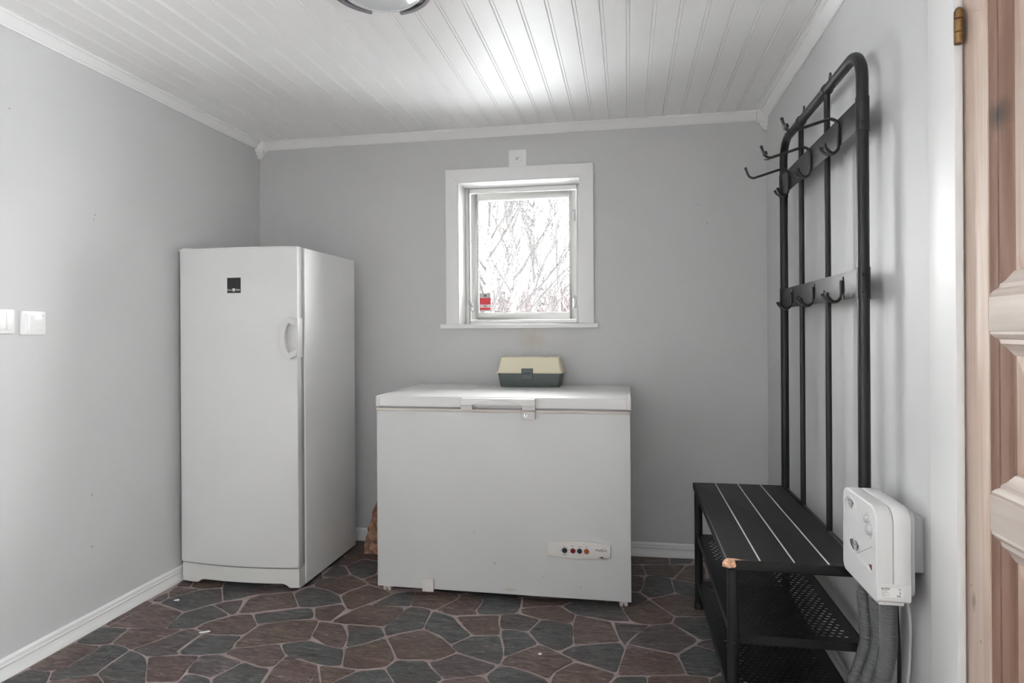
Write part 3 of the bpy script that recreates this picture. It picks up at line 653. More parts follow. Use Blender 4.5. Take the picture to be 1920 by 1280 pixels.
def branch(b, rng, p, d, L, r, depth):
    pts = [Vector(p)]; dd = Vector(d).normalized(); k = 5 if depth else 3
    for i in range(k):
        dd = (dd + Vector((rng.uniform(-.12, .12), rng.uniform(-.12, .12), rng.uniform(-.02, .14)))).normalized()
        pts.append(pts[-1] + dd * L / k)
    b.tube(pts, [max((.006, .0085, .0125)[depth], (1.2, 1.5, 2.0)[depth] * r * (1 - .75 * i / k)) for i in range(k + 1)], 4, cap=False)
    if depth:
        for i in range(1, k + 1):
            for _ in range(2 if depth > 1 else 1):
                an = rng.uniform(0, 2 * PI); el = rng.uniform(.5, 1.1)
                dv = Vector((math.cos(an) * math.cos(el), math.sin(an) * math.cos(el), math.sin(el)))
                branch(b, rng, pts[i], dd * .6 + dv * .8, L * rng.uniform(.35, .55), r * .45, depth - 1)
def birch(px, yb, H, r, lean, seed, label, branches=26, z0=-.45, first=.12):
    rng = random.Random(seed)
    t = thing('birch_tree', label, 'tree', (px, yb, z0), 'bare birches outside the window')
    pts = []
    for i in range(11):
        s = i / 10; pts.append((px + lean * s + .12 * math.sin(s * 5 + seed), yb + .1 * math.sin(s * 4 + seed * 2), z0 + H * s))
    MB().tube(pts, [r * (1 - .9 * i / 10) + .006 for i in range(11)], 8).build('trunk', 'birch', t, angle=180, merge=False)
    b = MB()
    for k in range(branches):
        s = first + (.97 - first) * k / branches; i = min(9, int(s * 10)); q = Vector(pts[i]).lerp(Vector(pts[i + 1]), s * 10 - i)
        an = rng.uniform(0, 2 * PI); el = .75 + .35 * s
        branch(b, rng, q, (math.cos(an) * math.cos(el), math.sin(an) * math.cos(el), math.sin(el)), (1 - s * .75) * H * .30, r * (.30 - .2 * s), 2)
    b.build('branches', 'twig', t, angle=180, merge=False)
birch(-2.56, 12.0, 8.2, .060, .15, 3, 'bare birch behind the red window sticker', 24)
birch(-3.02, 17.0, 10.8, .070, .05, 8, 'bare birch in the middle of the window view', 22)
birch(-3.20, 21.0, 11.2, .085, .60, 14, 'bare leaning birch right of the middle birch', 20)
birch(-2.72, 28.0, 8.6, .060, -.35, 21, 'thin bare birch nearest the right window frame', 9)
rng = random.Random(77)
fo = MB(); co = MB()
for k in range(700):
    y_ = rng.uniform(38, 62); x_ = rng.uniform(-26, 22) * y_ / 60 - 6; H = rng.uniform(3.2, 5.2) * (1.25 if rng.random() < .15 else 1)
    if k % 9 == 0:
        for j in range(9):
            s = j / 9; w_ = (1 - s) * H * .22 + .1
            for a in range(7):
                an = rng.uniform(0, 2 * PI); co.tube([(x_, y_, -.4 + H * (.1 + .9 * s)), (x_ + w_ * math.cos(an), y_ + w_ * math.sin(an), -.5 + H * (.1 + .9 * s) - w_ * .2)], [.12, .03], 3, cap=False)
    else:
        fo.tube([(x_, y_, -.6), (x_ + rng.uniform(-.2, .2), y_, -.6 + H)], [.06, .022], 3, cap=False)
        for a in range(16):
            s = rng.uniform(.12, .95); an = rng.uniform(0, 2 * PI); L = rng.uniform(.5, 1.1)
            fo.tube([(x_, y_, -.6 + H * s), (x_ + L * .6 * math.cos(an), y_ + L * .6 * math.sin(an), -.6 + H * s + L)], [.038, .016], 3, cap=False)
th = tag(fo.build('distant_thicket', 'forest', angle=180, merge=False), 'pinkish leafless thicket along the horizon outside', 'thicket', None, 'stuff')
co.build('conifers', 'conifer', th, angle=180, merge=False)

# ------------------------------------------------------------------ upright fridge
fx0, fx1, fyb = -2.044, -1.452, 3.275
fr = thing('fridge', 'tall white upright fridge in the corner by the switches', 'fridge', (-1.75, 3.0, 0))
MB().box(fx0, fx1, 2.727, fyb, .012, 1.549).build('body', 'fridge_body_lit', fr, bevel=.006, segs=3)
def bow(x):
    t = (x - (fx0 + fx1) / 2) / ((fx1 - fx0) / 2); return .026 * (1 - t * t)
def bowed(name, mt, x0, x1, yback, yfront, z0, z1, parent, bevel, n=28, cut=None):
    xs = [x0 + (x1 - x0) * i / n for i in range(n + 1)]
    poly = [(a, yfront - bow(a)) for a in xs] + [(x1, yback), (x0, yback)]
    return MB().prism(poly, fZ, z0, z1).build(name, mt, parent, bevel=bevel, segs=3)
MB().box(fx0 + .006, fx1 - .006, 2.699, 2.727, .108, 1.536).build('door_gasket', 'rubber', fr, smooth=False)
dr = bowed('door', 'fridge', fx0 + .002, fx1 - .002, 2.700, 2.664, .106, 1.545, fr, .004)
bowed('door_top_trim', 'fridge_pl', fx0 + .001, fx1 - .001, 2.702, 2.6625, 1.541, 1.549, fr, .002)
# plinth with a wide shallow slot at its foot
n = 40; zt, zb = .100, .012; k = MB(); cols = []
for i in range(n + 1):
    a = fx0 + .004 + (fx1 - fx0 - .008) * i / n
    lo = zb
    u = (a - (-1.955)) / ((-1.50) - (-1.955))
    if 0 <= u <= 1: lo = zb + .018 * min(1, min(u, 1 - u) / .05)
    yf = 2.672 - bow(a)
    cols.append([(a, yf, zt), (a, yf - .001, zt - .02), (a, yf, lo + .004), (a, yf + .006, lo), (a, yf + .020, lo), (a, 2.726, lo), (a, 2.726, zt)])
for i in range(n):
    for j in range(7): k.add([cols[i][j], cols[i + 1][j], cols[i + 1][(j + 1) % 7], cols[i][(j + 1) % 7]], [(0, 1, 2, 3)])
for c in (cols[0], cols[-1]): k.add(c, [tuple(range(7))])
pl = k.build('plinth', 'fridge_pl', fr, angle=50)
hc = MB().prism(rrect(fx0 + .004, fx0 + .06, 2.668, 2.73, .012), fZ, 1.549, 1.556); hc.build('hinge_cap', 'fridge_pl', fr, bevel=.002)
# badge
yb_ = 2.664 - bow(-1.748) - .0004
bd = MB().box(-1.781, -1.715, yb_ - .0016, yb_ + .002, 1.342, 1.411).build('badge', 'logo', dr, bevel=.0006)
bd.parent = fr; bd.matrix_parent_inverse = Matrix.Translation(-Vector(fr.location)); 
text_mesh('lettering', 'Elektro', .0115, 'whiteink', bd, (-1.7675, yb_ - .0019, 1.356), (1, 0, 0), (0, 0, 1), width=.0225)
text_mesh('lettering', 'Helios', .0115, 'whiteink', bd, (-1.7275, yb_ - .0019, 1.356), (1, 0, 0), (0, 0, 1), width=.0190)
lg = MB().prism(rrect(-1.7545, -1.7415, 1.3495, 1.3625, .002), fY, yb_ - .0021, yb_ - .0012); lg.build('emblem', 'whiteink', bd, smooth=False)
lg = MB().box(-1.7515, -1.7445, yb_ - .0024, yb_ - .0020, 1.3548, 1.3565).box(-1.7515, -1.7470, yb_ - .0024, yb_ - .0020, 1.3520, 1.3535); lg.build('emblem_mark', 'logo', bd, smooth=False)
# handle: an upright bow standing off the door edge
hz0, hz1, hm = 1.045, 1.232, 1.138
N = 24; outer = []; inner = []
for i in range(N + 1):
    s = -1 + 2 * i / N
    z = hm + s * (hz1 - hm)
    xo = -1.513 + .026 * s * s + (.014 * max(0, abs(s) - .8) / .2); outer.append((xo, z))
    zi = hm + s * .066
    xi = -1.4905 + .014 * s * s; inner.append((xi, zi))
poly = outer + [(-1.452, hz1 - .012), (-1.452, hm + .052)] + inner[::-1] + [(-1.452, hm - .052), (-1.452, hz0 + .012)]
def hy(x, z):   # stand-off: bow stands clear of the door, arms come back to its edge
    t = min(1, max(0, (x + 1.513) / .061)); return 2.652 - .030 * (1 - t * t)
nn = len(poly)
hb = MB(); hb.add([(a, hy(a, c) - .009, c) for a, c in poly] + [(a, hy(a, c) + .009, c) for a, c in poly], [tuple(range(nn))[::-1], tuple(range(nn, 2 * nn))] + [(i, (i + 1) % nn, nn + (i + 1) % nn, nn + i) for i in range(nn)])
hd = hb.build('door_handle', 'fridge_pl', fr, bevel=.003, segs=2, angle=50)
for z in (1.203, 1.069): MB().lathe([(.0001, -.001), (.0032, -.001), (.0032, .001)], (-1.458, 2.6415, z), 'y', 12).build('screw', 'rubber', hd, smooth=False)
hp = MB().box(-1.4525, -1.4485, 2.655, 2.700, hz0 + .005, hz1 - .005).build('handle_mount', 'fridge_pl', hd, bevel=.001)

# ------------------------------------------------------------------ chest freezer
zx0, zx1, zy0, zy1 = -1.104, .010, 2.718, 3.335
fz = thing('chest_freezer', 'white chest freezer with control panel under the small window', 'freezer', (-.55, 3.0, 0))
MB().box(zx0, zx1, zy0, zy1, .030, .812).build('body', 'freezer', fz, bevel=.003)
MB().box(zx0 - .002, zx1 + .002, zy0 - .004, zy1, .812, .824).build('rim', 'cream', fz, bevel=.003)
MB().box(zx0 + .01, zx1 - .01, zy0 + .006, zy1 - .01, .823, .832).build('lid_seal', 'rubber', fz, smooth=False)
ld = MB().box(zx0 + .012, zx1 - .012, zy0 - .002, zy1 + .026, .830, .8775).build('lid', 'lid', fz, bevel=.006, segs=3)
for a, b in ((zx0 - .004, zx0 + .014), (zx1 - .014, zx1 + .005)):
    MB().box(a, b, zy0 - .003, zy1 + .026, .829, .878).build('lid_end_cap', 'lid', ld, bevel=.005, segs=3)
# lid handle
hx0, hx1 = -.711, -.385
ha = MB(); N = 24; top = []; 
poly = [(hx0 + .002, .845)] + [(hx1 - .002, .845), (hx1, .850), (hx1 - .003, .874)] + [(hx0 + .003, .874), (hx0, .850)]
ha.prism(poly, fY, zy0 - .032, zy0 + .002)
han = ha.build('lid_handle', 'lid', ld, bevel=.004, segs=2)
for a, b in ((hx0 + .001, hx0 + .052), (hx1 - .056, hx1 - .001)): MB().box(a, b, zy0 - .028, zy0 - .002, .8235, .846).build('handle_foot', 'panel_pl', han, bevel=.003)
ar = [( -.548 + .105 * s, .8495 + .0195 * (1 - s * s)) for s in [-1 + i / 10 for i in range(21)]]
MB().tube([(a, zy0 - .0318, c) for a, c in ar], .0018, 6).build('handle_arch', 'lid', han)
lk = MB().prism(rrect(-.441, -.388, .784, .820, .004), fY, zy0 - .016, zy0).build('lock', 'panel_pl', fz, bevel=.002)
MB().lathe([(.0001, -.0005), (.0085, -.0005), (.0095, .0015), (.0095, .006)], (-.427, zy0 - .0185, .803), 'y', 20).build('lock_barrel', 'chrome', lk, angle=30)
MB().box(-.4285, -.4255, zy0 - .0194, zy0 - .0185, .797, .809).build('keyhole', 'black', lk, smooth=False)
# control panel
cpx0, cpx1 = -.341, -.074
def cpoly(g, x0=cpx0, x1=cpx1, zc=.2385, h0=.027, h1=.037):
    N = 20; t = []
    for i in range(N + 1):
        s = -1 + 2 * i / N; t.append((x0 + (x1 - x0) * i / N, zc + (h0 + (h1 - h0) * (1 - s * s)) - g))
    b = [(a, 2 * zc - c) for a, c in t[::-1]]; return t + b
cp = MB().prism(cpoly(0), fY, zy0 - .010, zy0).build('control_panel', 'panel_pl', fz, bevel=.003)
MB().prism(cpoly(.0, -.280, cpx1 - .002, .2385, .022, .0265), fY, zy0 - .0125, zy0 - .009).build('panel_field', 'panel_pl', cp, bevel=.0015)
for (a, mt, r) in ((-.2655, 'black', .0098), (-.2305, 'red', .0088), (-.2025, 'black', .0088), (-.1735, 'orange', .0090)):
    MB().lathe([(r + .002, 0), (r + .002, -.001), (r, -.0015), (r, -.004), (r * .45, -.0046), (.0001, -.0042)], (a, zy0 - .0122, .2365), 'y', 24).build('thermostat_knob' if a < -.26 else 'indicator_lamp', mt, cp, angle=40)
for k, an in enumerate((-.5, .15, .8, 1.55, 2.3, 2.9)):
    MB().lathe([(.0001, -.0003), (.0016 + .0004 * (k % 2), -.0003), (.0016, .0003)], (-.2655 + .0165 * math.cos(an * 1.1), zy0 - .0127, .2365 + .0165 * math.sin(an * 1.1)), 'y', 8).build('scale_mark', 'ink', cp, smooth=False)
yq = zy0 - .0128
text_mesh('lettering', 'MAX', .010, 'ink', cp, (-.2655, yq, .2195), (1, 0, 0), (0, 0, 1), width=.016)
MB().tube([(-.236, yq, .2525), (-.236, yq, .257), (-.2325, yq, .259), (-.229, yq, .257), (-.227, yq, .2525)], .0007, 5).build('symbol', 'ink', cp)
MB().tube([(-.2085, yq, .2545), (-.205, yq, .2560), (-.200, yq, .2535), (-.196, yq, .2545)], .0007, 5).build('symbol', 'ink', cp)
MB().tube([(-.1745, yq, .2505), (-.1745, yq, .2585), (-.170, yq, .2565), (-.1745, yq, .2545)], .0007, 5).build('symbol', 'ink', cp)
text_mesh('lettering', 'Whirlpool', .0150, 'ink', cp, (-.114, yq, .2435), (1, 0, 0), (0, 0, 1), shear=.35, width=.047)
MB().tube([(-.122, yq, .239), (-.112, yq, .248), (-.100, yq, .2525), (-.094, yq, .250)], .0005, 5).build('logo_swoosh', 'ink', cp)
MB().box(-.115, -.104, yq, yq + .0004, .2125, .2165).box(-.1195, -.117, yq, yq + .0004, .2125, .2165).build('type_mark', 'ink', cp, smooth=False)
# drain cover
dc = MB().box(-.893, -.842, zy0 - .012, zy0, .022, .080).build('drain_cover', 'panel_pl', fz, bevel=.003)
MB().box(-.890, -.845, zy0 - .0135, zy0 - .011, .0755, .0795).build('drain_lip', 'panel_pl', dc, bevel=.001)
for (a, y) in ((-1.068, 2.752), (-.022, 2.752), (-1.068, 3.28), (-.022, 3.28)):
    c = MB()
    for s in (-.010, .010): c.lathe([(.004, -.007), (.0135, -.007), (.0150, -.005), (.0150, .005), (.0135, .007), (.004, .007)], (a + s, y, .0150), 'x', 16)
    c.box(a - .004, a + .004, y - .008, y + .008, .012, .031)
    c.build('castor', 'cream', fz, angle=40)

# ------------------------------------------------------------------ tackle box on the freezer
tb = thing('tool_box', 'cream and grey-green plastic tackle box on the chest freezer', 'tool box', (-.488, 3.28, .8778))
def frustum(x0, x1, y0, y1, z0, X0, X1, Y0, Y1, z1, r=.014):
    a, b = rrect(x0, x1, y0, y1, r, 4), rrect(X0, X1, Y0, Y1, r, 4); n = len(a)
    return MB().add([(p, q, z0) for p, q in a] + [(p, q, z1) for p, q in b], [tuple(range(n))[::-1], tuple(range(n, 2 * n))] + [(i, (i + 1) % n, n + (i + 1) % n, n + i) for i in range(n)])
frustum(-.638, -.338, 3.216, 3.345, .878, -.651, -.325, 3.205, 3.356, .951).build('base', 'boxbase', tb, bevel=.004)
bl = frustum(-.653, -.323, 3.203, 3.358, .953, -.637, -.339, 3.222, 3.339, 1.030).build('lid', 'boxlid', tb, bevel=.006, segs=3)
MB().prism(rrect(-.659, -.317, 3.197, 3.364, .016), fZ, .949, .956).build('lid_rim', 'boxlid', bl, bevel=.002)
for a in (-.565, -.41): MB().prism(rrect(a - .013, a + .013, 3.262, 3.30, .005), fZ, 1.029, 1.0325).build('handle_socket', 'cream', bl, bevel=.001)
la = MB().box(-.526, -.469, 3.190, 3.206, .949, .974).build('latch', 'boxlatch', tb, bevel=.002)
frustum(-.524, -.470, 3.190, 3.206, .921, -.522, -.472, 3.196, 3.208, .950, .003).build('latch_tongue', 'boxlatch', la, bevel=.002)
MB().box(-.517, -.478, 3.1885, 3.191, .948, .953).build('latch_slot', 'black', la, smooth=False)

# ------------------------------------------------------------------ crumpled brown paper bag behind the freezer
rng = random.Random(11)
N = 22; H = 15; vs = []; b = MB()
for j in range(H):
    s = j / (H - 1)
    wx = .135 * (1 - .80 * s ** .7); wy = .055 * (1 - .65 * s) + .008
    cx = -1.255 - .02 * s; cy_ = 3.235 + .05 * s
    for i in range(N):
        an = 2 * PI * i / N
        fold = 1 + .20 * math.sin(an * 5 + s * 9) + rng.uniform(-.13, .13)
        z = .405 * s + (rng.uniform(-.012, .012) if 0 < j else 0) + (.03 * math.sin(an * 3) if j == H - 1 else 0)
        vs.append((cx + wx * fold * math.cos(an), cy_ + wy * fold * math.sin(an), max(0.002, z)))
fs = [(j * N + i, j * N + (i + 1) % N, (j + 1) * N + (i + 1) % N, (j + 1) * N + i) for j in range(H - 1) for i in range(N)] + [tuple(range(N))[::-1]]
bag = b.add(vs, fs).build('paper_bag', 'paper', None, smooth=True, angle=14, merge=False)
tag(bag, 'crumpled brown paper bag squeezed behind the chest freezer', 'bag')

# ------------------------------------------------------------------ hall stand: rack + shoe bench
hs = thing('hall_stand', 'black metal hall stand with hooks, bench and shoe shelves', 'hall stand', (.45, 2.33, 0))
YN, YFAR, XP, ZT = 1.886, 2.778, .632, 1.925
rr = .0155
def arc(c, r, a0, a1, n=8): return [(XP, c[0] + r * math.cos(a0 + (a1 - a0) * i / n), c[1] + r * math.sin(a0 + (a1 - a0) * i / n)) for i in range(n + 1)]
R = .085
path = [(XP, YFAR, .004), (XP, YFAR, .6), (XP, YFAR, 1.2)] + arc((YFAR - R, ZT - R), R, 0, PI / 2) + [(XP, 2.33, ZT)] + arc((YN + R, ZT - R), R, PI / 2, PI) + [(XP, YN, 1.2), (XP, YN, .6), (XP, YN, .004)]
MB().tube(path, rr, 16).build('frame_tube', 'steel', hs)
for y in (2.198, 2.508):
    pb = MB().tube([(XP, y, .515), (XP, y, 1.2), (XP, y, ZT - .008)], .0095, 12).build('upright_bar', 'steel', hs)
    MB().tube([(XP, y - .009, ZT), (XP, y + .009, ZT)], rr + .003, 18).build('collar', 'black', pb, angle=30)
    tbm = MB(); pl = [(-.010, 1.925)] + [(.012 * math.cos(PI - PI * i / 8) + .0, 1.972 + .012 * math.sin(PI * i / 8)) for i in range(9)] + [(.010, 1.925)]
    tbm.prism([(y + .012 + a, c) for a, c in pl], fX, XP + .012, XP + .0145)
    tbo = tbm.build('wall_tab', 'steel', pb, smooth=False)
    MB().lathe([(.0001, -.0004), (.0040, -.0004), (.0040, .0004)], (XP + .0118, y + .012, 1.972), 'x', 12).build('screw', 'chrome', tbo, smooth=False)
# two hook plates
for z0, z1 in ((1.702, 1.786), (1.247, 1.325)):
    pp = MB().box(XP - .0105, XP - .0080, YN, YFAR, z0, z1).build('hook_plate', 'steel', hs, bevel=.0008)
    for y, sg in ((YN, -1), (YFAR, 1)):
        c = MB(); pts = [(XP + (rr + .0018) * math.cos(a), y + (rr + .0018) * math.sin(a)) for a in [2 * PI * i / 24 for i in range(24)]]
        c.prism(pts, fZ, z0 - .004, z1 + .004)
        co_ = c.build('plate_clamp', 'steel', pp, angle=30)
        for z in (z0 + .017, z1 - .017):
            MB().sphere((XP - .006, y - (rr + .002) if sg < 0 else y + rr + .002, z), .0045, 10).build('bolt', 'steel', pp)
    for y in (2.198, 2.508): MB().sphere((XP - .0115, y, (z0 + z1) / 2 - .005), .0042, 10).build('bolt', 'steel', pp)
# hooks
def hook_mesh(long):
    b = MB(); x = XP - .016; rr_ = .0046
    if long:
        up_ = [(x, 0, 1.700), (x, 0, 1.760), (x - .004, 0, 1.772), (x - .016, 0, 1.780), (x - .034, 0, 1.779), (x - .115, 0, 1.755), (x - .130, 0, 1.752), (x - .143, 0, 1.758), (x - .150, 0, 1.770), (x - .157, 0, 1.790)]
        b.tube(smooth_path(up_, 4), rr_, 10); b.sphere(up_[-1], .0058, 10); zb = 1.700
    else:
        zb = 1.262; b.tube([(x, 0, zb), (x, 0, 1.300)], rr_, 10); b.sphere((x, 0, 1.300), rr_, 10)
    for s in (-1, 1):
        pr = [(x, 0, zb + .002), (x - .003, s * .001, zb - .012), (x - .014, s * .006, zb - .021), (x - .028, s * .014, zb - .019), (x - .040, s * .020, zb - .008), (x - .044, s * .0225, zb + .001)]
        b.tube(smooth_path(pr, 4), rr_ * .95, 10); b.sphere(pr[-1], .0056, 10)
    b.add(*( [(x + .003, -.007, zb + .0), (x + .003, .007, zb + .0), (x + .003, .007, zb + .052), (x + .003, -.007, zb + .052), (x + .0056, -.007, zb), (x + .0056, .007, zb), (x + .0056, .007, zb + .052), (x + .0056, -.007, zb + .052)],
             [(0, 1, 2, 3), (7, 6, 5, 4), (0, 4, 5, 1), (1, 5, 6, 2), (2, 6, 7, 3), (3, 7, 4, 0)]))
    return b.mesh('coat_hook', 'black', angle=50)
hm1, hm2 = hook_mesh(True), hook_mesh(False)
for y in (2.035, 2.332, 2.632): obj('coat_hook', hm1, hs, (0, y, 0))
for y in (2.020, 2.312, 2.600): obj('coat_hook', hm2, hs, (0, y, 0))
xh = XP - .016
nutm = MB(); a = Vector((xh - .143, 0, 1.758)); d = Vector((-.4, 0, 1)).normalized()
nutm.tube([a + d * .004, a + d * .016], .0095, 6).box(a.x - .006, a.x + .012, -.002, .002, 1.744, 1.747)
nme = nutm.mesh('hook_nut', 'black', bevel=.001)
for y in (2.035, 2.332): obj('hook_nut', nme, hs, (0, y, 0))
# bench seat
bx0, bx1, by0, by1, zt_ = .268, .622, 1.864, 2.804, .520
seat = MB().prism(rrect(bx0, bx1, by0, by1, .008), fZ, zt_ - .028, zt_).build('seat_board', 'board', hs, bevel=.005, segs=3)
for gx in (.3585, .4485, .5375):
    MB().prism(rrect(gx - .0022, gx + .0022, by0 + .010, by1 + .0002, .002), fZ, zt_ - .001, zt_ + .0006).build('pale_groove', 'groove', seat, smooth=False)
rng = random.Random(4)
b = MB(); ctr = Vector((bx0 + .012, by0 + .008, zt_ - .010)); N = 12
vs = []
for i in range(7):
    for k in range(N):
        th = PI * i / 6; ph = 2 * PI * k / N; rad = .0175 * rng.uniform(.75, 1.2)
        vs.append((ctr.x + rad * math.sin(th) * math.cos(ph) * 1.25, ctr.y + rad * math.sin(th) * math.sin(ph) * .75, min(zt_ + .002, ctr.z + rad * math.cos(th) * .9)))
b.add(vs, [(i * N + k, i * N + (k + 1) % N, (i + 1) * N + (k + 1) % N, (i + 1) * N + k) for i in range(6) for k in range(N)])
for k in range(5): b.add([(bx0 + .012, by0 + .004 + .002 * k, zt_ + .0008), (bx0 + .022, by0 + .002 + .003 * k, zt_ + .0012), (bx0 + .035 + .012 * rng.random() + (.02 if k == 2 else 0), by0 + .004 + .002 * k, zt_ + .0008), (bx0 + .02, by0 + .006 + .003 * k, zt_ + .001)], [(0, 1, 2, 3)])
b.build('torn_corner', 'mdf', seat, smooth=False, merge=False)
# seat rails, front legs
MB().tube([(XP, YN, zt_ - .006), (XP, YFAR, zt_ - .006)], .008, 10).build('seat_rail', 'steel', hs)
for y in (YN, YFAR):
    lg = MB().tube([(.288, y, .006), (.288, y, zt_ - .028)], .0165, 16).build('leg', 'steel', hs)
    MB().lathe([(.0195, 0), (.0200, .004), (.0180, .022), (.0165, .022)], (.288, y, .0015), 'z', 20).build('foot_cap', 'black', lg, angle=30)
    for z in (.292, .098):
        MB().sphere((.288, y - .0165 if y == YN else y + .0165, z), .0058, 10).build('bolt', 'steel', lg)
for y in (YN, YFAR): MB().lathe([(.0190, 0), (.0195, .004), (.0175, .022), (.0160, .022)], (XP, y, .0015), 'z', 20).build('foot_cap', 'black', hs, angle=30)
# perforated shelves
def shelf(z, label):
    x0, x1, ya, yb = .286, .628, YN, YFAR
    b = MB(); ex, ey = .030, .022
    cols = [x0, x0 + ex]; nx = 28; cw = (x1 - x0 - 2 * ex) / nx
    xs = [x0] + [x0 + ex + cw * i for i in range(nx + 1)] + [x1]
    ny = 46; rp = (yb - ya - 2 * ey) / ny; ys = [ya]
    for j in range(ny): ys += [ya + ey + rp * j + rp * .25, ya + ey + rp * j + rp * .75]
    ys.append(yb)
    W = len(xs)
    for y in ys:
        for x in xs: b.v.append((x, y, z))
    for j in range(len(ys) - 1):
        hole_row = j % 2 == 1
        i = 0
        while i < W - 1:
            hole = hole_row and 1 <= i <= nx and (i + (j // 2)) % 2 == 0
            if not hole: b.f.append((j * W + i, j * W + i + 1, (j + 1) * W + i + 1, (j + 1) * W + i))
            i += 1
    me_o = b.build('shelf', 'steel', hs, smooth=False, merge=False)
    tk = me_o.modifiers.new('sheet', 'SOLIDIFY'); tk.thickness = .0012; tk.offset = -1
    rim = MB().box(x0 - .001, x1 + .001, ya - .004, ya - .002, z - .024, z + .001).box(x0 - .001, x1 + .001, yb + .002, yb + .004, z - .024, z + .001)
    rim.box(x0 - .003, x0 - .001, ya - .004, yb + .004, z - .024, z + .001).box(x1 + .001, x1 + .003, ya - .004, yb + .004, z - .024, z + .001)
    rim.build('shelf_rim', 'steel', me_o, smooth=False)
shelf(.308, None); shelf(.110, None)

# ------------------------------------------------------------------ wall heater / boot dryer
bo = thing('boot_dryer', 'white wall-mounted shoe dryer with grey corrugated hoses', 'shoe dryer', (.61, 1.73, .50))
ya, yb, za, zb = 1.616, 1.850, .527, .745
outl = rrect(ya, yb, za, zb, [.010, .022, .034, .036], 8)   # y0z0, y1z0, y1z1, y0z1
hs1 = MB().prism(outl, fX, .565, .6025).build('front_shell', 'heater', bo, bevel=.004, segs=3, angle=50)
hs2 = MB().prism(outl, fX, .6035, .6400).build('back_shell', 'heater', bo, bevel=.0015, segs=1, angle=50)
MB().prism(rrect(ya + .012, yb - .012, za + .008, zb - .012, .02), fX, .590, .652).build('core', 'heater2', bo)
MB().prism(rrect(ya - .0012, yb + .0008, za - .001, .5705, [.010, .022, .002, .002]), fX, .5655, .6392).build('lower_band', 'heater', bo, bevel=.002, angle=50)
MB().box(.574, .630, ya + .012, yb - .012, .516, .528).build('hose_manifold', 'heater', bo, bevel=.004)
MB().box(.640, XR, 1.672, 1.80, .580, .712).build('wall_bracket', 'heater2', bo, bevel=.004)
xf = .5645
def ellip(c, ry, rz, r, n=36, a0=0, a1=2 * PI, closed=True):
    pts = [(xf, c[0] + ry * math.cos(a0 + (a1 - a0) * i / n), c[1] + rz * math.sin(a0 + (a1 - a0) * i / n)) for i in range(n if closed else n + 1)]
    return MB().tube(pts, r, 6, closed=closed)
gu, gl_ = (1.786, .692), (1.760, .632)
ellip(gu, .045, .038, .0016, a0=-.5, a1=PI + .5, closed=False).build('grille_ring', 'heater', hs1)
ellip(gl_, .043, .038, .0016, a0=PI - .2, a1=2 * PI + .3, closed=False).build('grille_ring', 'heater', hs1)
for q in range(6):
    r_ = .010 + .0042 * q
    for c, s0, s1 in ((gu, PI * .28, PI * .72), (gl_, PI * 1.12, PI * 1.42), (gl_, PI * 1.5, PI * 1.85)):
        pts = [(xf - .0002, c[0] + r_ * 1.1 * math.cos(s0 + (s1 - s0) * i / 8), c[1] + r_ * math.sin(s0 + (s1 - s0) * i / 8)) for i in range(9)]
        MB().tube(pts, .0008, 5).build('vent_slot', 'black' if q in (2, 4, 5) else 'rubber', hs1)
for c, r_ in (((1.668, .706), .009), ((1.655, .684), .012)):
    dd = MB().lathe([(r_ * 1.15, 0), (r_ * 1.15, -.0015), (r_, -.003), (r_ * .95, -.007), (r_ * .5, -.0082), (.0001, -.0082)], (xf, *c), 'x', 24).build('dial', 'heater2', hs1, angle=40)
    for an in [PI * .1 + PI * .32 * i for i in range(6)]:
        MB().lathe([(.0001, -.0004), (.0010, -.0004), (.0010, .0004)], (xf, c[0] + r_ * 1.6 * math.cos(an), c[1] + r_ * 1.6 * math.sin(an)), 'x', 8).build('dial_mark', 'rubber', dd, smooth=False)
tri = [(1.744, .596), (1.640, .648), (1.640, .588)]
MB().tube([(xf, *tri[0]), (xf, *tri[1])], .0011, 5).build('ridge', 'heater2', hs1)
MB().tube([(xf, *tri[0]), (xf, *tri[2])], .0011, 5).build('ridge', 'heater', hs1)
MB().add([(xf - .0006, 1.660, .600), (xf - .0006, 1.643, .604), (xf - .0006, 1.643, .590), (xf + .001, 1.660, .600), (xf + .001, 1.643, .604), (xf + .001, 1.643, .590)], [(0, 1, 2), (3, 5, 4), (0, 3, 4, 1), (1, 4, 5, 2), (2, 5, 3, 0)]).build('red_mark', 'red', hs1, smooth=False)
ys = ya - .0014
sk = MB().box(.573, .6215, ys - .0005, ys + .0004, .541, .563).build('rating_sticker', 'sticker', bo, smooth=False)
text_mesh('lettering', 'BILTEMA', .0068, 'ink', sk, (.5845, ys - .0008, .5603), (1, 0, 0), (0, 0, 1), width=.018)
for k, wd in enumerate((.013, .012, .016, .006, .018, .010)):
    MB().box(.5755, .5755 + wd, ys - .0008, ys - .0004, .5570 - .0026 * k - .0008, .5570 - .0026 * k).build('print_line', 'rubber', sk, smooth=False)
text_mesh('lettering', 'CE', .0058, 'ink', sk, (.6145, ys - .0008, .5595), (1, 0, 0), (0, 0, 1), width=.0055)
MB().box(.608, .6165, ys - .0008, ys - .0004, .5425, .5465).box(.614, .6165, ys - .0008, ys - .0004, .548, .5545).build('approval_mark', 'rubber', sk, smooth=False)
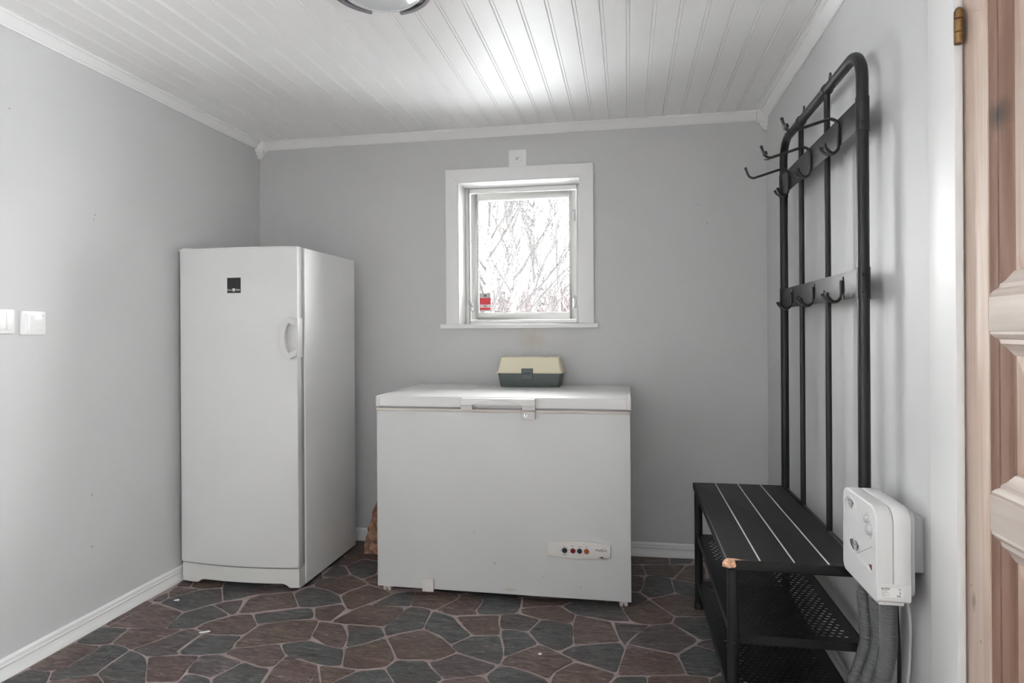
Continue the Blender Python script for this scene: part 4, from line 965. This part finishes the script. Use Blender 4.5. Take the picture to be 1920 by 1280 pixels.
def hose(pts, rad):
    P = smooth_path(pts, 40); out = []; rs = []; acc = 0; last = P[0]; 
    # resample evenly
    D = [0]
    for i in range(1, len(P)): D.append(D[-1] + (P[i] - P[i - 1]).length)
    L = D[-1]; step = .0013; n = int(L / step); j = 0
    for i in range(n + 1):
        s = i * step
        while j < len(D) - 2 and D[j + 1] < s: j += 1
        t = (s - D[j]) / max(1e-9, D[j + 1] - D[j]); out.append(P[j].lerp(P[j + 1], t))
        rs.append(rad * (.93 + .07 * math.cos(2 * PI * s / .0052)))
    return MB().tube(out, rs, 14).build('hose', 'hose', bo, angle=180, merge=False)
hose([(.607, 1.664, .518), (.607, 1.664, .494), (.607, 1.664, .411), (.601, 1.662, .361), (.588, 1.660, .318), (.565, 1.650, .240), (.545, 1.640, .120), (.53, 1.63, .040)], .0205)
hose([(.605, 1.73, .518), (.607, 1.73, .474), (.612, 1.73, .389), (.600, 1.73, .335), (.578, 1.73, .266), (.552, 1.73, .150), (.545, 1.74, .040)], .0190)
hose([(.595, 1.79, .518), (.597, 1.79, .476), (.604, 1.79, .376), (.597, 1.79, .327), (.572, 1.79, .248), (.545, 1.80, .140), (.535, 1.82, .040)], .0185)
pc = MB().tube(smooth_path([(.655, 1.70, .580), (.672, 1.722, .500), (.682, 1.731, .430), (.684, 1.742, .330), (.684, 1.758, .250), (.684, 1.78, .10), (.682, 1.79, .076)], 6), .0036, 8)
pc.build('power_cable', 'cable_w', bo)
pc = MB().tube(smooth_path([(.668, 1.785, .520), (.674, 1.790, .440), (.682, 1.800, .340), (.684, 1.806, .247), (.684, 1.812, .090)], 6), .0045, 8)
pc.build('power_cable', 'black', bo)

# ------------------------------------------------------------------ light switches, socket, lamp
def plate(root, y0, y1, z0, z1, name='plate'):
    return MB().prism(rrect(y0, y1, z0, z1, .006), lambda a, b, t: (t, a, b), XL, XL + .009).build(name, 'switch', root, bevel=.003, segs=2)
s1 = thing('light_switch', 'single white rocker light switch nearest the fridge', 'light switch', (XL, 1.943, 1.20))
pt = plate(s1, 1.896, 1.990, 1.159, 1.2435)
MB().prism(rrect(1.912, 1.984, 1.168, 1.235, .003), lambda a, b, t: (t, a, b), XL + .008, XL + .011).build('inner_frame', 'switch', s1, bevel=.001)
rk = MB().add([(XL + .010, 1.918, 1.174), (XL + .010, 1.980, 1.174), (XL + .010, 1.980, 1.229), (XL + .010, 1.918, 1.229), (XL + .0125, 1.921, 1.176), (XL + .0125, 1.978, 1.176), (XL + .0165, 1.978, 1.227), (XL + .0165, 1.921, 1.227)],
              [(0, 1, 2, 3), (4, 7, 6, 5), (0, 4, 5, 1), (1, 5, 6, 2), (2, 6, 7, 3), (3, 7, 4, 0)]).build('rocker', 'rocker', s1, bevel=.0012)
s2 = thing('light_switch', 'double white light switch furthest from the fridge', 'light switch', (XL, 1.79, 1.205))
plate(s2, 1.712, 1.872, 1.164, 1.2465)
MB().prism(rrect(1.720, 1.862, 1.1735, 1.238, .003), lambda a, b, t: (t, a, b), XL + .008, XL + .011).build('inner_frame', 'switch', s2, bevel=.001)
for a, b in ((1.724, 1.791), (1.793, 1.836), (1.838, 1.859)): MB().box(XL + .009, XL + .0135, a, b, 1.177, 1.234).build('rocker', 'switch', s2, bevel=.0012)

so = thing('wall_socket', 'white lamp socket board above the small window', 'socket', (-.570, YB, 2.04))
MB().box(-.617, -.522, YB - .012, YB, 2.036, 2.127).build('mounting_board', 'trim', so, bevel=.002)
sp = MB().lathe([(.024, 0), (.024, -.003), (.020, -.0045), (.0001, -.0045)], (-.571, YB - .012, 2.080), 'y', 28).build('socket_face', 'trim', so, angle=30)
for a, c, w_, h_ in ((-.576, 2.0835, .0025, .002), (-.564, 2.0835, .0025, .002)): MB().box(a - w_, a + w_, YB - .0172, YB - .0160, c - h_, c + h_).build('contact_slot', 'ink', sp, smooth=False)
MB().box(-.5735, -.5685, YB - .0172, YB - .0160, 2.0705, 2.0775).build('contact_slot', 'ink', sp, smooth=False)
lp = thing('ceiling_lamp', 'round opal glass ceiling lamp with brushed metal ring', 'ceiling lamp', (-.735, 1.86, 2.25))
LC = (-.735, 1.86, 0)
MB().lathe([(.150, 2.2495), (.150, 2.222), (.140, 2.222), (.140, 2.2495)], LC, 'z', 48).build('base_ring', 'chrome', lp, angle=30)
MB().lathe([(.140, 2.230), (.1385, 2.218), (.130, 2.203), (.112, 2.190), (.080, 2.179), (.040, 2.173), (.0002, 2.1715)], LC, 'z', 48).build('glass_shade', 'opal', lp, angle=60)
for d0, d1 in ((12, 86), (122, 172), (235, 300)):
    a0, a1 = math.radians(d0), math.radians(d1)
    rc = MB().lathe([(.1500, 2.2400), (.1580, 2.2400), (.1585, 2.2060), (.1550, 2.2010), (.1420, 2.2020), (.1420, 2.2070), (.1500, 2.2080), (.1500, 2.2400)], LC, 'z', 24, a0, a1).build('ring_clip', 'chrome', lp, angle=30)
    an = a0 + (a1 - a0) * .42
    c = MB().lathe([(.0001, -.007), (.006, -.006), (.0075, 0), (.006, .004)], (0, 0, 0), 'z', 12); q_ = Vector((math.cos(an) * .1455, math.sin(an) * .1455, 2.200)); c.v = [(q_.x + a, q_.y + b, q_.z + d) for a, b, d in c.v]
    c.build('clip_knob', 'chrome', rc)

# a few crumbs of paint and paper on the floor
def scrap(pts, label, x0, y0):
    n = len(pts); b = MB().add([(x0 + a, y0 + c, .0017) for a, c in pts] + [(x0 + a * .9, y0 + c * .9, .0050) for a, c in pts], [tuple(range(n))[::-1], tuple(range(n, 2 * n))] + [(i, (i + 1) % n, n + (i + 1) % n, n + i) for i in range(n)])
    tag(b.build('paint_flake', 'sticker', smooth=False), label, 'paint flake', 'white flakes on the floor')
scrap([(-.017, -.010), (.010, .002), (.020, .010), (.012, .014), (-.012, -.002)], 'long white paint flake lying before the fridge', -1.621, 2.241)
scrap([(-.010, -.006), (.006, -.004), (.011, .005), (.000, .010), (-.006, .003)], 'small white paint flake nearest the left baseboard', -1.934, 2.49)
scrap([(-.006, -.004), (.005, -.005), (.007, .004), (-.003, .006)], 'tiny white paint crumb before the chest freezer', -.316, 2.287)
